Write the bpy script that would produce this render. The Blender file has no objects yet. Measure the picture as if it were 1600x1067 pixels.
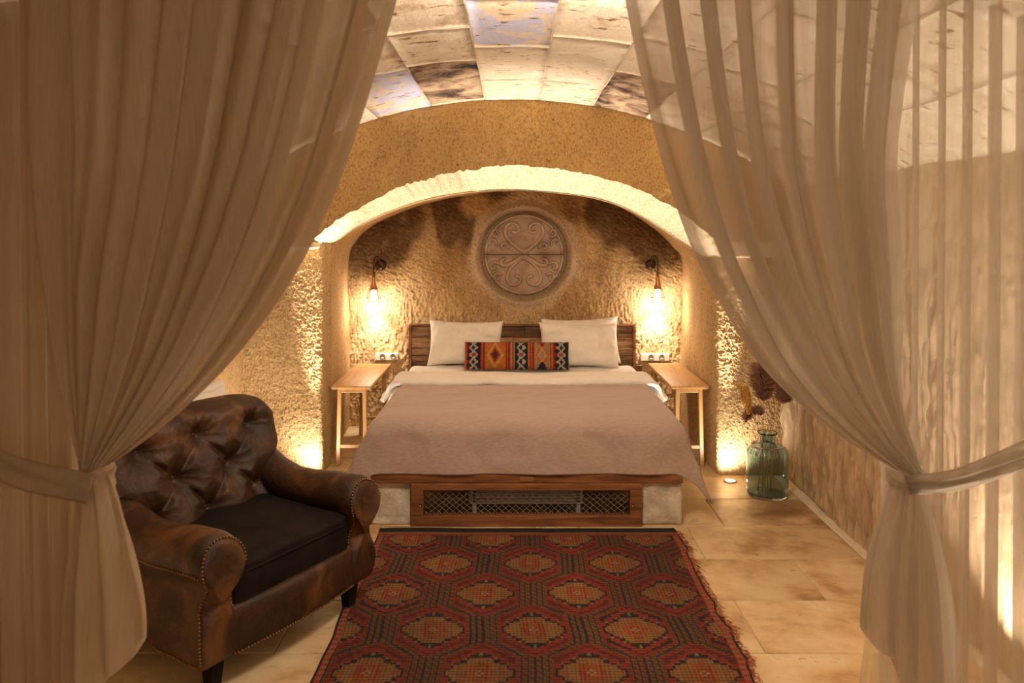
import bpy, bmesh, math, random
import numpy as np
from mathutils import Vector, Matrix, noise as mnoise
PI = math.pi
random.seed(7)
S = bpy.context.scene
C = S.collection
# ------------------------------------------------------------------ camera, world, lights, exposure
F = 1182.0; H = 1.67; HY = 362.0
cam = bpy.data.cameras.new('camera'); co = bpy.data.objects.new('camera', cam); C.objects.link(co)
co.location = (0, 0, H); co.rotation_euler = (PI/2, 0, 0)
cam.sensor_width = 36; cam.lens = F/1600*36; cam.shift_y = -(533.5-HY)/1600
cam.clip_start = .02
cam.dof.use_dof = True; cam.dof.focus_distance = 5.3; cam.dof.aperture_fstop = 4.5
S.camera = co
W = bpy.data.worlds.new('world'); S.world = W; W.use_nodes = True
W.node_tree.nodes['Background'].inputs[0].default_value = (.9, .75, .6, 1)
W.node_tree.nodes['Background'].inputs[1].default_value = .05
S.view_settings.view_transform = 'Standard'; S.view_settings.look = 'None'
S.view_settings.exposure = 0.0; S.view_settings.gamma = 1.0; S.view_settings.use_curve_mapping = False

def light(name, kind, loc, energy, color, target=None, size=.1, spot=None, blend=.3, sizey=None):
    l = bpy.data.lights.new(name, kind); l.energy = energy; l.color = color
    if kind == 'AREA':
        l.size = size
        if sizey: l.shape = 'RECTANGLE'; l.size_y = sizey
    else: l.shadow_soft_size = size
    if spot: l.spot_size = math.radians(spot); l.spot_blend = blend
    o = bpy.data.objects.new(name, l); C.objects.link(o); o.location = loc
    if target:
        o.rotation_euler = (Vector(target)-Vector(loc)).to_track_quat('-Z', 'Y').to_euler()
    return o
WARM = (1, .70, .40); WARM2 = (1, .86, .71)
# soft light of the near half of the room (behind the photographer)
light('room_light', 'AREA', (1.1, -.8, 1.7), 6.8, (1, .77, .54), (0.0, 4, .9), 1.2, sizey=.8)
light('ceiling_fill', 'AREA', (.3, -.6, 1.0), 3.5, (1, .82, .64), (.1, 3.6, 2.6), .7)  # unseen lamp added behind the camera to brighten the vault
light('overhead_fill', 'AREA', (.1, 2.45, 2.42), 36, (1, .82, .65), (.1, 4.9, .3), .5)  # unseen fill lamp added overhead to brighten the bed; no fixture hangs there
UP = [(-1.345, 5.06, 26), (1.46, 5.06, 26), (1.66, 2.75, 62), (-1.70, 4.70, 12), (1.64, 1.9, 46), (-1.70, 2.45, 14)]

# ------------------------------------------------------------------ helpers
def P(px, py, D): return Vector(((px-800)*D/F, D, H-(py-HY)*D/F))
def fl(px, py):
    D = F*H/(py-HY); return Vector(((px-800)*D/F, D, 0))

def _h(a, b, c):
    n = (a*374761393 + b*668265263 + c*2147483647*3 + 1013904223) & 0xffffffff
    n = ((n ^ (n >> 13))*1274126177) & 0xffffffff
    n = ((n ^ (n >> 16))*2246822519) & 0xffffffff
    return ((n ^ (n >> 15)) & 0xffffff)/float(0xffffff)
def vn(x, y, z):
    x = np.asarray(x, float); y = np.asarray(y, float)+0*x; z = np.asarray(z, float)+0*x
    xi, yi, zi = np.floor(x).astype(np.int64), np.floor(y).astype(np.int64), np.floor(z).astype(np.int64)
    fx, fy, fz = x-xi, y-yi, z-zi
    fx, fy, fz = [f*f*(3-2*f) for f in (fx, fy, fz)]
    r = 0
    for i in (0, 1):
        for j in (0, 1):
            for k in (0, 1):
                r = r + _h(xi+i, yi+j, zi+k)*(fx if i else 1-fx)*(fy if j else 1-fy)*(fz if k else 1-fz)
    return r*2-1
def fbm(x, y, z, o=4):
    r = 0; a = 1; s = 0
    for i in range(o):
        r = r + a*vn(x*2**i+i*7.3, y*2**i+i*3.1, z*2**i+i*5.7); s += a; a *= .5
    return r/s
def sst(a, b, x):
    t = np.clip((x-a)/(b-a), 0, 1); return t*t*(3-2*t)

def link(o, parent=None):
    C.objects.link(o)
    if parent: o.parent = parent
    return o
def tag(o, label=None, cat=None, group=None, kind=None):
    if label: o['label'] = label
    if cat: o['category'] = cat
    if group: o['group'] = group
    if kind: o['kind'] = kind
    return o
def empty(name, loc=(0, 0, 0), rz=0):
    o = bpy.data.objects.new(name, None); C.objects.link(o); o.location = loc; o.rotation_euler = (0, 0, rz)
    o.empty_display_size = .1
    return o
def mobj(name, verts, faces, m, parent=None, smooth=True, cols=None, cdom='POINT'):
    me = bpy.data.meshes.new(name)
    me.from_pydata([tuple(v) for v in verts] if not isinstance(verts, np.ndarray) else verts.tolist(), [], faces if not isinstance(faces, np.ndarray) else faces.tolist())
    if smooth: me.polygons.foreach_set('use_smooth', np.ones(len(me.polygons), bool))
    if cols is not None:
        a = me.color_attributes.new('Col', 'FLOAT_COLOR', cdom)
        c4 = np.ones((len(cols), 4)); c4[:, :3] = cols
        a.data.foreach_set('color', c4.ravel())
    me.materials.append(m); me.update()
    return link(bpy.data.objects.new(name, me), parent)
def grid_faces(nu, nv, closeu=False):
    i = np.arange(nv-1)[:, None]*nu; j = np.arange(nu if closeu else nu-1)[None, :]; j2 = (j+1) % nu
    return np.stack([i+j, i+j2, i+nu+j2, i+nu+j], -1).reshape(-1, 4)
def bmobj(name, bm, m, parent=None, smooth=False, auto=False):
    me = bpy.data.meshes.new(name); bm.to_mesh(me); bm.free()
    if smooth: me.polygons.foreach_set('use_smooth', np.ones(len(me.polygons), bool))
    me.materials.append(m)
    return link(bpy.data.objects.new(name, me), parent)
def add_box(bm, x0, x1, y0, y1, z0, z1, bev=0.0, seg=2, mat=None, taper=None):
    r = bmesh.ops.create_cube(bm, size=1)
    vs = r['verts']
    for v in vs:
        v.co = Vector(((x0+x1)/2+v.co.x*(x1-x0), (y0+y1)/2+v.co.y*(y1-y0), (z0+z1)/2+v.co.z*(z1-z0)))
    if mat: bmesh.ops.transform(bm, matrix=mat, verts=vs)
    if bev:
        es = list({e for v in vs for e in v.link_edges})
        bmesh.ops.bevel(bm, geom=es, offset=bev, segments=seg, affect='EDGES', profile=.5)
def box(name, x0, x1, y0, y1, z0, z1, m, parent=None, bev=.004, seg=2, mat=None):
    bm = bmesh.new(); add_box(bm, x0, x1, y0, y1, z0, z1, bev, seg, mat)
    return bmobj(name, bm, m, parent)
def tube_data(pts, rad, n=8, closed=False, cap=True):
    pts = [Vector(p) for p in pts]; m = len(pts)
    if not hasattr(rad, '__len__'): rad = [rad]*m
    V = []; Fc = []; up = None
    for i, p in enumerate(pts):
        a = pts[(i-1) % m] if closed else pts[max(i-1, 0)]; b = pts[(i+1) % m] if closed else pts[min(i+1, m-1)]
        t = (b-a).normalized()
        if up is None: up = t.orthogonal().normalized()
        up = (up-t*up.dot(t)).normalized(); s = t.cross(up)
        for k in range(n):
            an = 2*PI*k/n; V.append(p+rad[i]*(math.cos(an)*up+math.sin(an)*s))
    for i in range(m if closed else m-1):
        for k in range(n):
            i2 = (i+1) % m
            Fc.append((i*n+k, i*n+(k+1) % n, i2*n+(k+1) % n, i2*n+k))
    if cap and not closed:
        Fc.append(tuple(range(n-1, -1, -1))); Fc.append(tuple((m-1)*n+k for k in range(n)))
    return V, Fc
class MB:
    def __init__(s): s.v = []; s.f = []
    def add(s, V, Fc):
        o = len(s.v); s.v += list(V); s.f += [tuple(i+o for i in f) for f in Fc]
    def tube(s, pts, r, n=8, closed=False): s.add(*tube_data(pts, r, n, closed))
    def build(s, name, m, parent=None, smooth=True): return mobj(name, s.v, s.f, m, parent, smooth)
def lathe(name, prof, m, parent=None, n=40, loc=(0, 0, 0)):
    V = []; 
    for r, z in prof:
        for k in range(n):
            a = 2*PI*k/n; V.append((loc[0]+r*math.cos(a), loc[1]+r*math.sin(a), loc[2]+z))
    return mobj(name, V, grid_faces(n, len(prof), True), m, parent)
def spline(pts, n):
    """Catmull-Rom through points (any dim), resampled to n"""
    p = np.array(pts, float); p = np.vstack([2*p[0]-p[1], p, 2*p[-1]-p[-2]])
    out = []
    for i in range(1, len(p)-2):
        t = np.linspace(0, 1, 20, endpoint=False)[:, None]
        a, b, c, d = p[i-1], p[i], p[i+1], p[i+2]
        out.append(.5*((2*b)+(-a+c)*t+(2*a-5*b+4*c-d)*t**2+(-a+3*b-3*c+d)*t**3))
    q = np.vstack(out+[p[-2][None]])
    s = np.concatenate([[0], np.cumsum(np.linalg.norm(np.diff(q, axis=0), axis=1))])
    u = np.linspace(0, s[-1], n)
    return np.stack([np.interp(u, s, q[:, k]) for k in range(q.shape[1])], -1)

# ------------------------------------------------------------------ materials
def M(name, cols, scale=(3, 3, 3), detail=6, rough=.8, bump=None, attr=False, world=False, metal=0, sheen=0,
      emit=None, ramp=(.3, .7), coat=0, rand=0, spec=.5, pits=None, rr=None, distort=0):
    m = bpy.data.materials.new(name); m.use_nodes = True
    nt = m.node_tree; N = nt.nodes; L = nt.links; b = N['Principled BSDF']
    b.inputs['Roughness'].default_value = rough; b.inputs['Metallic'].default_value = metal
    b.inputs['Specular IOR Level'].default_value = spec
    if sheen: b.inputs['Sheen Weight'].default_value = sheen; b.inputs['Sheen Roughness'].default_value = .5
    if coat: b.inputs['Coat Weight'].default_value = coat; b.inputs['Coat Roughness'].default_value = .25
    if world: src = N.new('ShaderNodeNewGeometry').outputs['Position']
    else: src = N.new('ShaderNodeTexCoord').outputs['Object']
    mp = N.new('ShaderNodeMapping'); L.new(src, mp.inputs[0]); mp.inputs['Scale'].default_value = scale
    if rand:
        oi = N.new('ShaderNodeObjectInfo'); mu = N.new('ShaderNodeMath'); mu.operation = 'MULTIPLY'; mu.inputs[1].default_value = 37.
        L.new(oi.outputs['Random'], mu.inputs[0]); cb = N.new('ShaderNodeCombineXYZ')
        for i in range(3): L.new(mu.outputs[0], cb.inputs[i])
        L.new(cb.outputs[0], mp.inputs['Location'])
    nz = N.new('ShaderNodeTexNoise'); nz.inputs['Scale'].default_value = 1; nz.inputs['Detail'].default_value = detail
    nz.inputs['Roughness'].default_value = .6; nz.inputs['Distortion'].default_value = distort
    L.new(mp.outputs[0], nz.inputs['Vector'])
    cr = N.new('ShaderNodeValToRGB'); L.new(nz.outputs['Fac'], cr.inputs[0])
    e = cr.color_ramp.elements; k = len(cols)
    while len(e) < max(k, 2): e.new(.5)
    for i, c in enumerate(cols):
        e[i].position = ramp[0]+(ramp[1]-ramp[0])*i/max(k-1, 1); e[i].color = (*c, 1)
    if k == 1: e[1].color = (*cols[0], 1); e[1].position = 1
    out = cr.outputs[0]
    def mul(a, bb, f=1):
        x = N.new('ShaderNodeMix'); x.data_type = 'RGBA'; x.blend_type = 'MULTIPLY'; x.inputs[0].default_value = f
        L.new(a, x.inputs[6]); L.new(bb, x.inputs[7]); return x.outputs[2]
    if attr:
        at = N.new('ShaderNodeAttribute'); at.attribute_name = 'Col'; out = mul(out, at.outputs['Color'])
    if rand:
        c2 = N.new('ShaderNodeValToRGB'); L.new(oi.outputs['Random'], c2.inputs[0])
        c2.color_ramp.elements[0].color = (1-rand, 1-rand*1.1, 1-rand*1.25, 1); c2.color_ramp.elements[1].color = (1, 1, 1, 1)
        out = mul(out, c2.outputs[0])
    if pits:   # (scale vec, threshold, width, colour)
        m2 = N.new('ShaderNodeMapping'); L.new(src, m2.inputs[0]); m2.inputs['Scale'].default_value = pits[0]
        n2 = N.new('ShaderNodeTexNoise'); n2.inputs['Scale'].default_value = 1; n2.inputs['Detail'].default_value = 5; n2.inputs['Roughness'].default_value = .65
        L.new(m2.outputs[0], n2.inputs['Vector'])
        r2 = N.new('ShaderNodeValToRGB'); L.new(n2.outputs['Fac'], r2.inputs[0])
        r2.color_ramp.elements[0].position = pits[1]; r2.color_ramp.elements[0].color = (*pits[3], 1)
        r2.color_ramp.elements[1].position = pits[1]+pits[2]; r2.color_ramp.elements[1].color = (1, 1, 1, 1)
        out = mul(out, r2.outputs[0])
    L.new(out, b.inputs['Base Color'])
    if bump:  # (scale vec, strength, distance)
        m3 = N.new('ShaderNodeMapping'); L.new(src, m3.inputs[0]); m3.inputs['Scale'].default_value = bump[0]
        n3 = N.new('ShaderNodeTexNoise'); n3.inputs['Scale'].default_value = 1; n3.inputs['Detail'].default_value = 7; n3.inputs['Roughness'].default_value = .62
        L.new(m3.outputs[0], n3.inputs['Vector'])
        bp = N.new('ShaderNodeBump'); bp.inputs['Strength'].default_value = bump[1]; bp.inputs['Distance'].default_value = bump[2]
        L.new(n3.outputs['Fac'], bp.inputs['Height']); L.new(bp.outputs[0], b.inputs['Normal'])
    if rr:
        q = N.new('ShaderNodeMapRange'); L.new(nz.outputs['Fac'], q.inputs[0]); q.inputs[1].default_value = .3; q.inputs[2].default_value = .7
        q.inputs[3].default_value = rr[0]; q.inputs[4].default_value = rr[1]; L.new(q.outputs[0], b.inputs['Roughness'])
    if emit: b.inputs['Emission Color'].default_value = (*emit[0], 1); b.inputs['Emission Strength'].default_value = emit[1]
    return m
m_wall = M('carved_tuff', [(.52, .42, .29), (.90, .84, .72), (1, .97, .90)], (75, 75, 52), 5, .95, ((170, 170, 110), 1.0, .009), attr=True, world=True, spec=.1,
           pits=((30, 30, 30), .30, .05, (.45, .36, .26)))
m_groove = M('grooved_tuff', [(.72, .62, .48), (1, .93, .8)], (6, 30, 5), 8, .95, ((60, 110, 22), .8, .01), attr=True, world=True, spec=.1)
def ceil_mat(name, cols, sc=(4, 3, 4), ramp=(.34, .62)): return M(name, cols, sc, 8, .92, ((26, 14, 26), .8, .014), world=True, spec=.15, rand=.07, ramp=ramp, distort=.5,
                                   pits=((9, 20, 9), .345, .05, (.30, .20, .13)))
m_ceil = ceil_mat('vault_stone', [(.56, .42, .28), (.76, .64, .49), (.72, .60, .44), (.82, .73, .60)])
m_ceil_lav = ceil_mat('lavender_vault_stone', [(.74, .60, .42), (.72, .61, .50), (.54, .53, .68), (.58, .57, .72)], (5, 3.5, 5), (.42, .56))
m_ceil_dark = ceil_mat('dark_vault_stone', [(.05, .035, .03), (.22, .14, .09), (.42, .30, .20), (.58, .42, .26)], (5, 4, 5), (.38, .64))
m_mortar = M('mortar', [(.70, .56, .39), (.78, .66, .49)], (6, 6, 6), 6, .95, ((30, 30, 30), .6, .01), world=True)
m_tile = M('travertine', [(.42, .24, .10), (.70, .50, .27), (.80, .64, .40)], (3.2, 3.8, 2), 9, .34, ((20, 20, 20), .12, .004), world=True,
           rand=.13, ramp=(.33, .62), distort=.15, rr=(.42, .24), pits=((9, 16, 9), .30, .05, (.62, .44, .28)))
m_tile_brown = M('brown_travertine', [(.22, .11, .045), (.42, .25, .12), (.66, .47, .26)], (4, 5, 2), 9, .32, ((20, 20, 20), .12, .004), world=True, rand=.1, ramp=(.36, .62), distort=.3)
m_grout = M('grout', [(.50, .38, .23), (.60, .47, .30)], (20, 20, 20), 4, .9, world=True)
def wood(name, c, s=(3, 40, 40), rough=.45, rand=.35, coat=.1): return M(name, c, s, 7, rough, ((s[0]*2, s[1]*2, s[2]*2), .25, .003), rand=rand, coat=coat, distort=.8)
m_plank = wood('weathered_plank', [(.07, .03, .014), (.36, .20, .085), (.72, .46, .23)], (4, 30, 34), .55, .62)
m_bedwood = wood('walnut_stained_wood', [(.09, .035, .014), (.27, .105, .038), (.38, .16, .06)], (2.5, 30, 30), .38, .15, .3)
m_honey = wood('honey_wood', [(.45, .22, .07), (.66, .36, .13), (.72, .43, .17)], (26, 2.5, 26), .4, .12, .2)
m_honeyz = wood('honey_leg_wood', [(.50, .27, .09), (.66, .39, .15)], (26, 26, 2.5), .45, .12, .1)
m_stone = M('base_stone', [(.42, .36, .27), (.70, .61, .47), (.80, .72, .58)], (7, 7, 7), 8, .9, ((30, 30, 30), .8, .012), world=True, spec=.2)
m_relief = M('relief_stone', [(.40, .31, .24), (.56, .46, .37), (.64, .55, .46)], (6, 6, 6), 8, .85, ((60, 60, 60), .35, .006), attr=True, world=True, spec=.2)
m_white = M('white_cotton', [(.84, .80, .74), (.90, .87, .82)], (8, 8, 8), 4, .85, ((240, 240, 240), .15, .002), sheen=.2)
m_blanket = M('mauve_wool', [(.41, .295, .235), (.46, .335, .27), (.50, .375, .305)], (30, 260, 120), 4, .95, ((300, 300, 300), .5, .004), sheen=.3)
m_kilim = M('kilim_weave', [(.72, .72, .72), (1.0, 1.0, 1.0)], (90, 30, 90), 3, .95, ((160, 60, 300), .6, .004), attr=True)
m_rug = M('rug_weave', [(.68, .66, .64), (1.0, .98, .95)], (14, 80, 10), 5, .95, ((120, 260, 100), .7, .006), attr=True)
m_leather = M('worn_leather', [(.02, .008, .004), (.055, .020, .007), (.185, .075, .022)], (4, 4, 4), 8, .5, ((38, 38, 38), .6, .008), ramp=(.33, .70), distort=.9, rr=(.62, .42))
m_velvet = M('dark_seat_leather', [(.006, .004, .003), (.018, .011, .008)], (8, 8, 8), 7, .8, ((60, 60, 60), .4, .005), spec=.2)
m_nail = M('aged_brass', [(.30, .17, .08)], rough=.4, metal=.9)
m_darkmetal = M('dark_bronze', [(.07, .04, .025)], rough=.45, metal=.8)
m_copper = M('copper_wire', [(.55, .28, .13)], rough=.35, metal=.9)
m_black = M('black_void', [(.012, .01, .009)], rough=.8)
m_mesh = M('blackened_mesh', [(.42, .36, .30)], rough=.5, metal=.2)
m_grey = M('heater_enamel', [(.34, .30, .26)], rough=.5)
m_bulb = M('lit_bulb', [(1, .9, .75)], emit=((1, .84, .64), 6))
m_lens = M('lit_floor_lens', [(1, .9, .75)], emit=((1, .82, .58), 25))
m_steel = M('brushed_steel', [(.5, .47, .42)], rough=.35, metal=1)
m_plate = M('cream_plastic', [(.78, .70, .56)], rough=.4)
m_socket = M('socket_grey', [(.40, .36, .28)], rough=.5)
m_straw = M('dry_stem', [(.50, .28, .10), (.70, .44, .20)], (9, 9, 9), 4, .8)
m_plume = M('brown_plume', [(.20, .08, .035), (.42, .20, .09)], (30, 30, 30), 5, .95, sheen=.3)
m_yplume = M('golden_plume', [(.50, .25, .05), (.78, .46, .12)], (40, 40, 40), 5, .9)
m_felt = M('black_binding', [(.02, .014, .012)], rough=.95)

def glass_mat():
    m = bpy.data.materials.new('blue_green_glass'); m.use_nodes = True; b = m.node_tree.nodes['Principled BSDF']
    b.inputs['Base Color'].default_value = (.58, .73, .78, 1); b.inputs['Roughness'].default_value = .03
    b.inputs['Transmission Weight'].default_value = 1; b.inputs['IOR'].default_value = 1.45
    return m
m_glass = glass_mat()
def sheer_mat(name, col, alpha, trans=.5):
    m = bpy.data.materials.new(name); m.use_nodes = True; nt = m.node_tree; N = nt.nodes; L = nt.links
    N.remove(N['Principled BSDF']); out = N['Material Output']
    tc = N.new('ShaderNodeTexCoord')
    nz = N.new('ShaderNodeTexNoise'); nz.inputs['Scale'].default_value = 1; nz.inputs['Detail'].default_value = 4
    mp = N.new('ShaderNodeMapping'); mp.inputs['Scale'].default_value = (260, 60, 14); L.new(tc.outputs['Object'], mp.inputs[0]); L.new(mp.outputs[0], nz.inputs[0])
    cr = N.new('ShaderNodeValToRGB'); L.new(nz.outputs['Fac'], cr.inputs[0])
    cr.color_ramp.elements[0].position = .3; cr.color_ramp.elements[1].position = .7
    cr.color_ramp.elements[0].color = (*[c*.9 for c in col], 1); cr.color_ramp.elements[1].color = (*col, 1)
    d = N.new('ShaderNodeBsdfDiffuse'); t = N.new('ShaderNodeBsdfTranslucent'); L.new(cr.outputs[0], d.inputs[0]); L.new(cr.outputs[0], t.inputs[0])
    bp = N.new('ShaderNodeBump'); bp.inputs['Strength'].default_value = .25; bp.inputs['Distance'].default_value = .002
    L.new(nz.outputs['Fac'], bp.inputs['Height']); L.new(bp.outputs[0], d.inputs['Normal'])
    mx = N.new('ShaderNodeMixShader'); mx.inputs[0].default_value = trans; L.new(d.outputs[0], mx.inputs[1]); L.new(t.outputs[0], mx.inputs[2])
    tr = N.new('ShaderNodeBsdfTransparent')
    lw = N.new('ShaderNodeLayerWeight'); lw.inputs[0].default_value = .35
    mr = N.new('ShaderNodeMapRange'); L.new(lw.outputs['Facing'], mr.inputs[0]); mr.inputs[3].default_value = 1-alpha; mr.inputs[4].default_value = 1.0
    m2 = N.new('ShaderNodeMixShader'); L.new(mr.outputs[0], m2.inputs[0]); L.new(tr.outputs[0], m2.inputs[1]); L.new(mx.outputs[0], m2.inputs[2])
    L.new(m2.outputs[0], out.inputs[0])
    return m
m_sheer = sheer_mat('sheer_linen', (.80, .72, .60), .36, .55)
m_sheer_thin = sheer_mat('thin_sheer_linen', (.82, .75, .64), .62, .5)
m_sheer_left = sheer_mat('linen_voile', (.76, .65, .495), .12, .5)

# ------------------------------------------------------------------ SETTING
XL, XR = -1.86, 1.86
VR = 3.2; VZ = 2.55; VC = VZ-VR
def vault(x): return VC+np.sqrt(VR*VR-np.asarray(x, float)**2)
def wallcol(x, y, z, base=(.70, .50, .28), amp=.16):
    n = fbm(x*1.6, y*1.6, z*1.6, 5)[..., None]; n2 = fbm(x*7+5, y*7, z*4, 4)[..., None]
    return np.clip(np.array(base)*(1+amp*1.6*n+amp*n2), 0, 1)
def rough(x, y, z): return .016*fbm(x*3, y*3, z*3, 3)+.006*fbm(x*24, y*24, z*14, 3)+.008*np.abs(fbm(x*75, y*75, z*50, 2))
def wall(name, X, Y, Z, nrm, m=m_wall, base=(.70, .50, .28), disp=rough, cols=None, flip=False):
    nv, nu = X.shape
    d = disp(X, Y, Z)
    n = np.asarray(nrm, float)
    if n.ndim == 1: V = np.stack([X+d*n[0], Y+d*n[1], Z+d*n[2]], -1)
    else: V = np.stack([X, Y, Z], -1)+d[..., None]*n
    c = wallcol(X, Y, Z, base) if cols is None else cols
    fc = grid_faces(nu, nv)
    if flip: fc = fc[:, ::-1]
    o = mobj(name, V.reshape(-1, 3), fc, m, cols=c.reshape(-1, 3)); tag(o, kind='structure')
    return o

# alcove back wall with recess and old stains
NB = 6.5
x = np.linspace(-1.62, 1.66, 520); z = np.linspace(0, 2.2, 350); X, Z = np.meshgrid(x, z); Y = np.full_like(X, NB)
MX, MZ = .104, 1.472
r = np.hypot(X-MX, Z-MZ)
hair = fbm(X*30+3*fbm(X*2, 0*X, Z*2, 2), 0*X, Z*80+X*40+4*fbm(X*2, 0*X, Z*2, 2), 2)      # hatched chisel strokes
hair2 = fbm(X*75, 0*X, Z*24, 2)
k = sst(.9, 1.4, Z)
d = -.020*fbm(X*2, 0*X, Z*2, 3)-(.010*(hair*k+hair2*(1-k)))-.010*np.abs(fbm(X*40, 0*X+3, Z*40, 2))
plaster = 1-sst(.43, .52, r+.04*fbm(X*6, 0*X, Z*6, 2))
rec = (1-sst(.36, .415, r))
d = d*(1-.8*plaster)+.10*rec-.018*np.exp(-((r-.415)/.03)**2)
Yd = Y+d
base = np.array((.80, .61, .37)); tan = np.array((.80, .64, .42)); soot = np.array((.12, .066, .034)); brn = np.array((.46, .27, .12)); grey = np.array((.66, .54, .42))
def arch_in(xx):   # height of the alcove's rear arch
    return np.interp(xx, BX, BZ)
BP = spline([(-1.40, 0), (-1.40, .8), (-1.41, 1.40), (-1.33, 1.60), (-1.14, 1.755), (-.825, 1.885), (-.5, 1.965), (-.15, 2.015), (.25, 2.02), (.6, 1.975), (.9, 1.89), (1.17, 1.735), (1.37, 1.55), (1.46, 1.40), (1.455, .8), (1.45, 0)], 420)
ii = BP[:, 1] > 1.38
BX, BZ = BP[ii, 0], BP[ii, 1]
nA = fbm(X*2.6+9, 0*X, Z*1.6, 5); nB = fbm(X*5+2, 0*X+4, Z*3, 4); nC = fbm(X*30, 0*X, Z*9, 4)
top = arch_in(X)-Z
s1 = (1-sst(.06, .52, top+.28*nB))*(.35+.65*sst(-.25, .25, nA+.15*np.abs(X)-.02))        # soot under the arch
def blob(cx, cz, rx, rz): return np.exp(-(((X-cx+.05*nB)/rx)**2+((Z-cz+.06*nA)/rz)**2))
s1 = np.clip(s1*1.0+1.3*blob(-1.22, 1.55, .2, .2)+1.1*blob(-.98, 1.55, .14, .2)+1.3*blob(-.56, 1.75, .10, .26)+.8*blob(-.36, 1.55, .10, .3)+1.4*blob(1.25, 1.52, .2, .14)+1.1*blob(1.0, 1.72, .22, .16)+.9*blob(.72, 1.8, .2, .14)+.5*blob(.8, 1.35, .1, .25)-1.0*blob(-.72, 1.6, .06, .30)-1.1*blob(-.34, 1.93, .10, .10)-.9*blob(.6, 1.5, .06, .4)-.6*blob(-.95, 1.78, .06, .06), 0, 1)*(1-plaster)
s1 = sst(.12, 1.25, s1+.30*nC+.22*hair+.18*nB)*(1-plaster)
s2 = np.clip(blob(-.52, 1.35, .17, .35)+blob(-.16, 1.12, .22, .18)*.8+blob(.38, 1.1, .22, .25)*.5+blob(.5, 1.75, .15, .2)+.5*sst(0, .4, nA), 0, 1)*(1-plaster)
col = base*(1+.2*nB[..., None]+.18*nC[..., None])
col = col*(1-s2[..., None]*.75)+brn*s2[..., None]*.75
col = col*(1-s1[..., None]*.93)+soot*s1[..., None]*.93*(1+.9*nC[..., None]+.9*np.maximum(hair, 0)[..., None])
col = col*(1-plaster[..., None])+grey*(1+.12*nB[..., None])*plaster[..., None]
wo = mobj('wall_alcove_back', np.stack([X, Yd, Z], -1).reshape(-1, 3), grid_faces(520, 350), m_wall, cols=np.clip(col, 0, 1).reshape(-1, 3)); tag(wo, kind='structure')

# alcove tunnel
IP = spline([(-1.31, 0), (-1.31, .8), (-1.31, 1.50), (-1.27, 1.58), (-1.096, 1.705), (-.82, 1.835), (-.457, 1.93), (-.046, 1.965), (.457, 1.93), (.75, 1.86), (.98, 1.745), (1.2, 1.60), (1.37, 1.47), (1.42, 1.36), (1.415, .8), (1.41, 0)], 420)
OPp = [(-1.40, 1.56), (-1.13, 1.765), (-.68, 1.99), (-.17, 2.10), (.22, 2.095), (.68, 2.01), (1.03, 1.855), (1.30, 1.665), (1.50, 1.50)]
OP = spline(OPp, 300)
OP[:, 1] += .010*fbm(OP[:, 0]*7, 0*OP[:, 0], 0*OP[:, 0], 2)+.010*fbm(OP[:, 0]*40, 0*OP[:, 0], 0*OP[:, 0]+3, 2)
ys = np.linspace(0, 1, 60)[:, None]
TX = IP[None, :, 0]*(1-ys)+BP[None, :, 0]*ys; TZ = IP[None, :, 1]*(1-ys)+BP[None, :, 1]*ys; TY = 5.38+(6.54-5.38)*ys+0*TX
tg = np.gradient(IP, axis=0); tn = np.stack([tg[:, 1], 0*tg[:, 0], -tg[:, 0]], -1); tn /= np.linalg.norm(tn, axis=1)[:, None]
wall('wall_alcove', TX, TY, TZ, np.broadcast_to(tn[None], (60, 420, 3)), base=(.74, .53, .29), disp=lambda a, b, c: -.6*rough(a, b, c)*sst(0, .1, np.broadcast_to(ys, a.shape))+0*a)
# splayed arch soffit
ia = [i for i in range(420) if IP[i, 1] > 1.495 and IP[i, 0] < 0 or IP[i, 1] > 1.40 and IP[i, 0] >= 0]
IA = spline(IP[ia][::6].tolist()+[IP[ia][-1].tolist()], 300)
ys = np.linspace(0, 1, 26)[:, None]
SX = OP[None, :, 0]*(1-ys)+IA[None, :, 0]*ys; SZ = OP[None, :, 1]*(1-ys)+IA[None, :, 1]*ys; SY = 5.04+(5.40-5.04)*ys+0*SX
wall('trim_arch', SX, SY, SZ, (0, -.35, -.6), base=(.88, .78, .60), disp=lambda a, b, c: .35*rough(a, b, c))  # base paler than the walls, painting in the uplights' glare on the soffit
# end wall above the springing
x = np.linspace(-1.95, 1.95, 400)
zl = np.interp(x, OP[:, 0], OP[:, 1], left=1.56, right=1.50)
t = np.linspace(0, 1, 80)[:, None]
X = np.broadcast_to(x[None], (80, 400)).copy(); Z = zl[None]*(1-t)+2.66*t
wall('wall_back', X, np.full_like(X, 5.05), Z, (0, -1, 0), base=(.66, .44, .20))
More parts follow.
